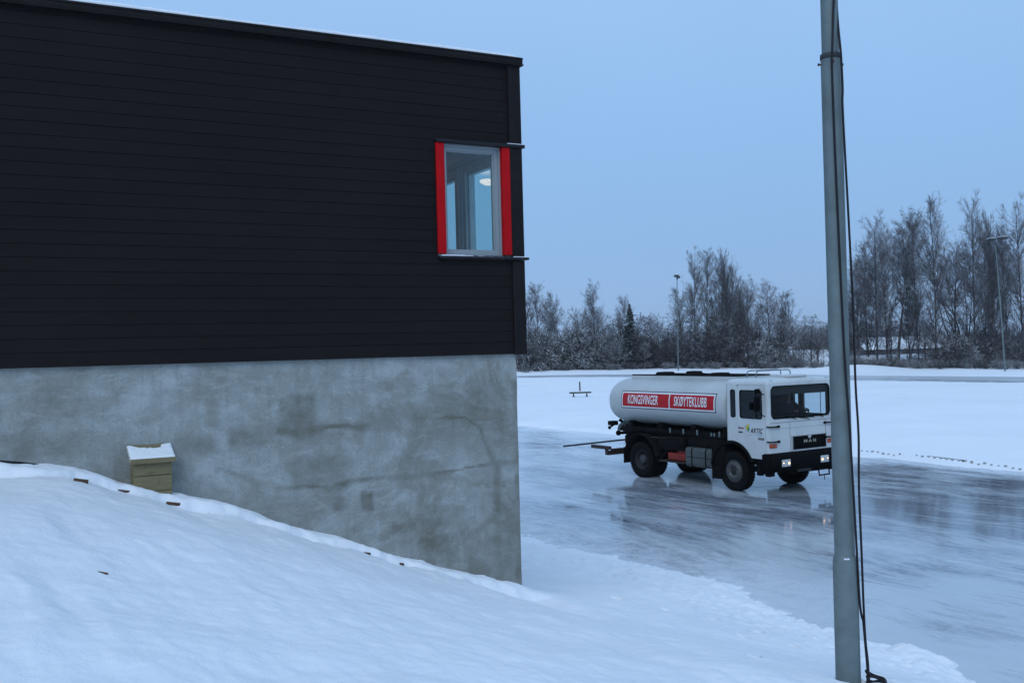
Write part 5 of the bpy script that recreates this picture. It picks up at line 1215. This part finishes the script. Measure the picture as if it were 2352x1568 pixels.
for px, ptop, R, kind, label, wid in (
    (1216, 692, 56, 'birchd', 'bare tree nearest the dark clubhouse corner', 1.0),
    (1240, 652, 53, 'birch', 'tallest bare birch between the clubhouse and the small spruce group', 1.05),
    (1281, 672, 57, 'birch', 'slim drooping birch just right of the tallest one near the clubhouse', .8),
    (1310, 690, 55, 'many', 'reddish brown bushy tree left of the bench', 1.1),
    (1334, 696, 58, 'many', 'broad grey bushy tree directly above the bench', 1.15),
    (1369, 650, 54, 'birch', 'lone pointed birch rising above its neighbours right of the bench', .9),
    (1398, 700, 57, 'many', 'low rounded bare tree between the pointed birch and the spruce', 1.0),
    (1428, 681, 55, 'birch', 'bare birch leaning over the left side of the dark spruce', .85),
    (1450, 690, 50.8, 'spruce', 'dark green pointed spruce among the bare trees', 1.0),
    (1474, 720, 56, 'many', 'thin bare tree close on the right of the dark spruce', .9),
    (1498, 711, 53, 'round', 'open rounded bare tree between the spruce and the single headed mast', 1.05),
    (1524, 742, 55, 'many', 'low bare tree beside the gap left of the single headed mast', .9),
    (1572, 662, 55, 'birch', 'bare tree just right of the single headed mast', .95),
    (1597, 578, 53, 'birch', 'tall slender tree, leftmost spire of the group behind the tanker', .72),
    (1624, 576, 55, 'birch', 'tall slender tree, middle spire of the group behind the tanker', .72),
    (1648, 640, 57, 'birchd', 'dark bare tree filling the group behind the tanker', 1.0),
    (1672, 568, 53, 'broom', 'tallest tree of steep broom like branches behind the tanker', .82),
    (1704, 655, 55, 'broom', 'dense broom like tree on the right flank of the tallest one', .9),
    (1738, 690, 58, 'many', 'loose grey tree between the broom like trees and the rounded crown', 1.0),
    (1776, 629, 54, 'round', 'tree with a full rounded crown above the tanker cab', .88),
    (1803, 672, 57, 'birchd', 'bare tree tucked against the right of the rounded crown', .9),
    (1828, 706, 54, 'many', 'spreading bushy tree above the low house left of the steel pole', 1.1),
    (1862, 716, 56, 'many', 'broad low tree left of the steel pole', 1.15),
    (1908, 738, 57, 'many', 'bushy tree half hidden by the left edge of the steel pole', 1.0),
    (1893, 742, 58, 'round', 'sparse small tree right beside the steel pole', .8),
    (1950, 665, 54, 'birchd', 'bare tree showing just right of the hanging cable', .85),
    (1974, 596, 55, 'birch', 'spreading birch at the left edge of the right hand grove', 1.0),
    (2014, 500, 53, 'birch', 'tall birch, first full crown of the right hand grove', .95),
    (2064, 477, 54, 'round', 'tall broad crowned tree with a dark stem in the right hand grove', .85),
    (2092, 520, 56, 'birchd', 'slender dark tree between two tall crowns of the right hand grove', .75),
    (2112, 486, 55, 'birch', 'tall straight birch above the snowy roofs', .72),
    (2150, 459, 53, 'birch', 'highest pointed birch in the middle of the right hand grove', .80),
    (2199, 520, 54, 'round', 'forked bare tree with long low boughs right of the highest birch', .85),
    (2239, 457, 53, 'birch', 'tall narrow birch left of the two headed mast', .72),
    (2266, 540, 56, 'birchd', 'dark bare tree behind the two headed mast', .8),
    (2283, 486, 54, 'broom', 'tall tree rising directly behind the two headed mast', .62),
    (2318, 515, 55, 'birch', 'very thin tall tree just right of the two headed mast', .5),
    (1690, 612, 57, 'birch', 'bare tree close behind the right shoulder of the tallest broom', 1.0),
    (1718, 640, 56, 'birch', 'loose birch sloping down right of the broom like trees', 1.0),
    (1258, 690, 58, 'birch', 'bare tree half hidden behind the tallest birch near the clubhouse', 1.0),
    (1350, 706, 56, 'birch', 'low bare birch just left of the lone pointed birch', 1.1),
    (1792, 662, 57, 'many', 'grey bushy tree under the right side of the rounded crown', 1.1),
    (1846, 728, 57, 'many', 'low bushy tree between the two broad ones left of the steel pole', 1.1),
    (1880, 742, 55, 'many', 'small bushy tree second from the steel pole on its left', 1.1),
    (2040, 530, 57, 'birch', 'birch behind the gap between the first two tall crowns of the right grove', 1.0),
    (2218, 540, 57, 'many', 'bushy tree between the forked tree and the tall narrow birch', 1.0),
    (2300, 550, 57, 'birch', 'bare tree between the two headed mast and the very thin tree', .9),
    (1996, 560, 57, 'birch', 'bare birch behind the left edge of the right hand grove', 1.0),
    (1962, 690, 57, 'many', 'multi stemmed tree in front of the left end of the snowy roofs', .9),
    (1992, 650, 58, 'many', 'multi stemmed tree before the middle of the farther snowy roof', .9),
    (2046, 680, 57, 'many', 'bushy tree whose boughs cross the snowy roofs beside the dark stem', .9),
    (2084, 650, 58, 'many', 'multi stemmed tree before the right end of the farther snowy roof', .9),
    (2128, 690, 56, 'many', 'bushy tree hiding the right end of the nearer snowy roof', .9),
    (2352, 465, 54, 'birch', 'tall birch cut by the right edge of the photo', .85),
    (2340, 650, 57, 'many', 'low spreading tree in the lower right of the right hand grove', 1.0)):
    grow(px, ptop, R, kind, label, wid, G)
grow(2240, 790, 48.0, 'snowtree', 'small snow covered tree with a pale stem at the right hand bank', 1.1)
grow(1426, 752, 49.5, 'snowtree', 'snow laden bent tree in front of the dark spruce', 1.2)
grow(1482, 778, 49.5, 'snowtree', 'low snow laden tree right of the spruce', 1.3)
grow(1404, 772, 50, 'snowtree', 'low snow laden tree left of the spruce', 1.3)
grow(1206, 818, 45, 'snowspruce', 'small snowy spruce at the foot of the clubhouse corner', 1.3)
grow(2222, 822, 47.5, 'snowspruce', 'little snow heaped spruce beside the pale stemmed tree', 1.3)
random.seed(21)
GS = 'shrubs below the trees beyond the ice'
for i in range(64):
    px = 1196 + (2375 - 1196) * (i + random.random() * .8) / 64; right = px > 1930
    if 1535 < px < 1560: top = random.uniform(795, 820)
    elif right: top = random.choice([random.uniform(740, 790), random.uniform(790, 825)]) if px > 2140 else random.uniform(800, 838)
    elif 1800 < px < 1925: top = random.uniform(800, 835)
    else: top = random.uniform(725, 800)
    kd = 'shrub' if random.random() < .6 else 'shrubsnow'
    grow(px, top, random.uniform(50.5, 57), kd, 'snow flecked leafless shrub in the thicket under the trees', 1.0 + .4 * random.random(), GS, 'shrub')
for i in range(44):
    px = 1190 + (2375 - 1190) * (i + random.random()) / 44
    grow(px, random.uniform(828, 845), random.uniform(47.5, 50.5), 'shrub' if random.random() < .25 else 'shrubsnow', 'low scrubby bush at the edge of the snow bank', 1.5, 'low bushes at the edge of the snow bank', 'shrub')
for i in range(46):
    px = 1190 + (2380 - 1190) * (i + random.random()) / 46
    if 1530 < px < 1560 or px > 1955: continue
    base = np.interp(px, [1190, 1500, 1560, 1700, 1900, 1960, 2050, 2400], [735, 770, 720, 690, 770, 700, 610, 590])
    grow(px, base + random.uniform(0, 55), random.uniform(60, 78), 'birchd' if random.random() < .6 else 'many', 'bare tree standing deeper in the wood behind the front row', 1.0, 'bare trees deeper in the wood', 'tree')
for i in range(30):      # garden hedges between and before the snowy roofs
    px = 1935 + (2200 - 1935) * (i + random.random()) / 30
    a = i % 2
    grow(px, random.uniform(797, 808) if a else random.uniform(826, 836), random.uniform(66, 70) if a else random.uniform(52, 55), 'shrub', 'leafless garden hedge shrub near the snowy roofs', 1.5, 'hedge shrubs near the snowy roofs', 'shrub')
# distant wood that reads as one mass
for i in range(26):
    px = 1775 + (2200 - 1775) * (i + random.random()) / 26
    grow(px, random.uniform(735, 768), random.uniform(86, 96), 'shrub' if i % 2 else 'many', 'leafless growth behind the snowy roofs', 1.4, 'growth behind the snowy roofs', 'shrub')
rs = np.random.RandomState(5); n = 9000; px = np.concatenate([rs.uniform(1120, 2460, 5200), rs.uniform(700, 1185, 2600), rs.uniform(2400, 2900, 1200)]); Rr = rs.uniform(118, 320, n); Rr[5200:] = rs.uniform(75, 240, 3800); P0 = np.zeros((n, 3)); 
for i in range(n):
    x, y = oval_pt(px[i], Rr[i]); P0[i] = (x, y, -2.5)
Hh = rs.uniform(4.0, 8.5, n); Hh[5200:] *= 1.9; P = polyline(rs, P0, np.c_[rs.normal(0, .12, n), rs.normal(0, .12, n), np.ones(n)], Hh, 4, .05, 0); R = (.10 + .45 * rs.rand(n))[:, None] * np.array([1.0, .9, .6, .1])[None]
v, f = tubes(P, R, 4); tag(np_mesh('distant_wood', v, f, mat['dist'], None, False), 'distant dark wood seen between the trees', 'wood', None, 'stuff')

# meltwater puddle beside the front wheel
ice_p = MB(); pts = []
for i in range(40):
    w_ = 2 * math.pi * i / 40; r_ = .16 + .07 * math.sin(2 * w_ + .5) + .05 * math.sin(5 * w_) + .03 * math.sin(9 * w_ + 1)
    pts.append((6.95 + math.cos(w_) * r_ * 2.1, 27.85 + math.sin(w_) * r_ * .9 - math.cos(w_) * r_ * .5, .004))
ice_p.add(pts, [tuple(range(40))]); pud = ice_p.build('puddle', mat['puddle']); tag(pud, 'small dark meltwater puddle on the ice by the front wheel', None, None, 'structure')
if HAZE:
    hz = MB().box(-1600, 1600, -1600, 1600, -4.0, 24.0).build('haze', mat['haze']); tag(hz, 'thin cold winter haze', None, None, 'stuff')
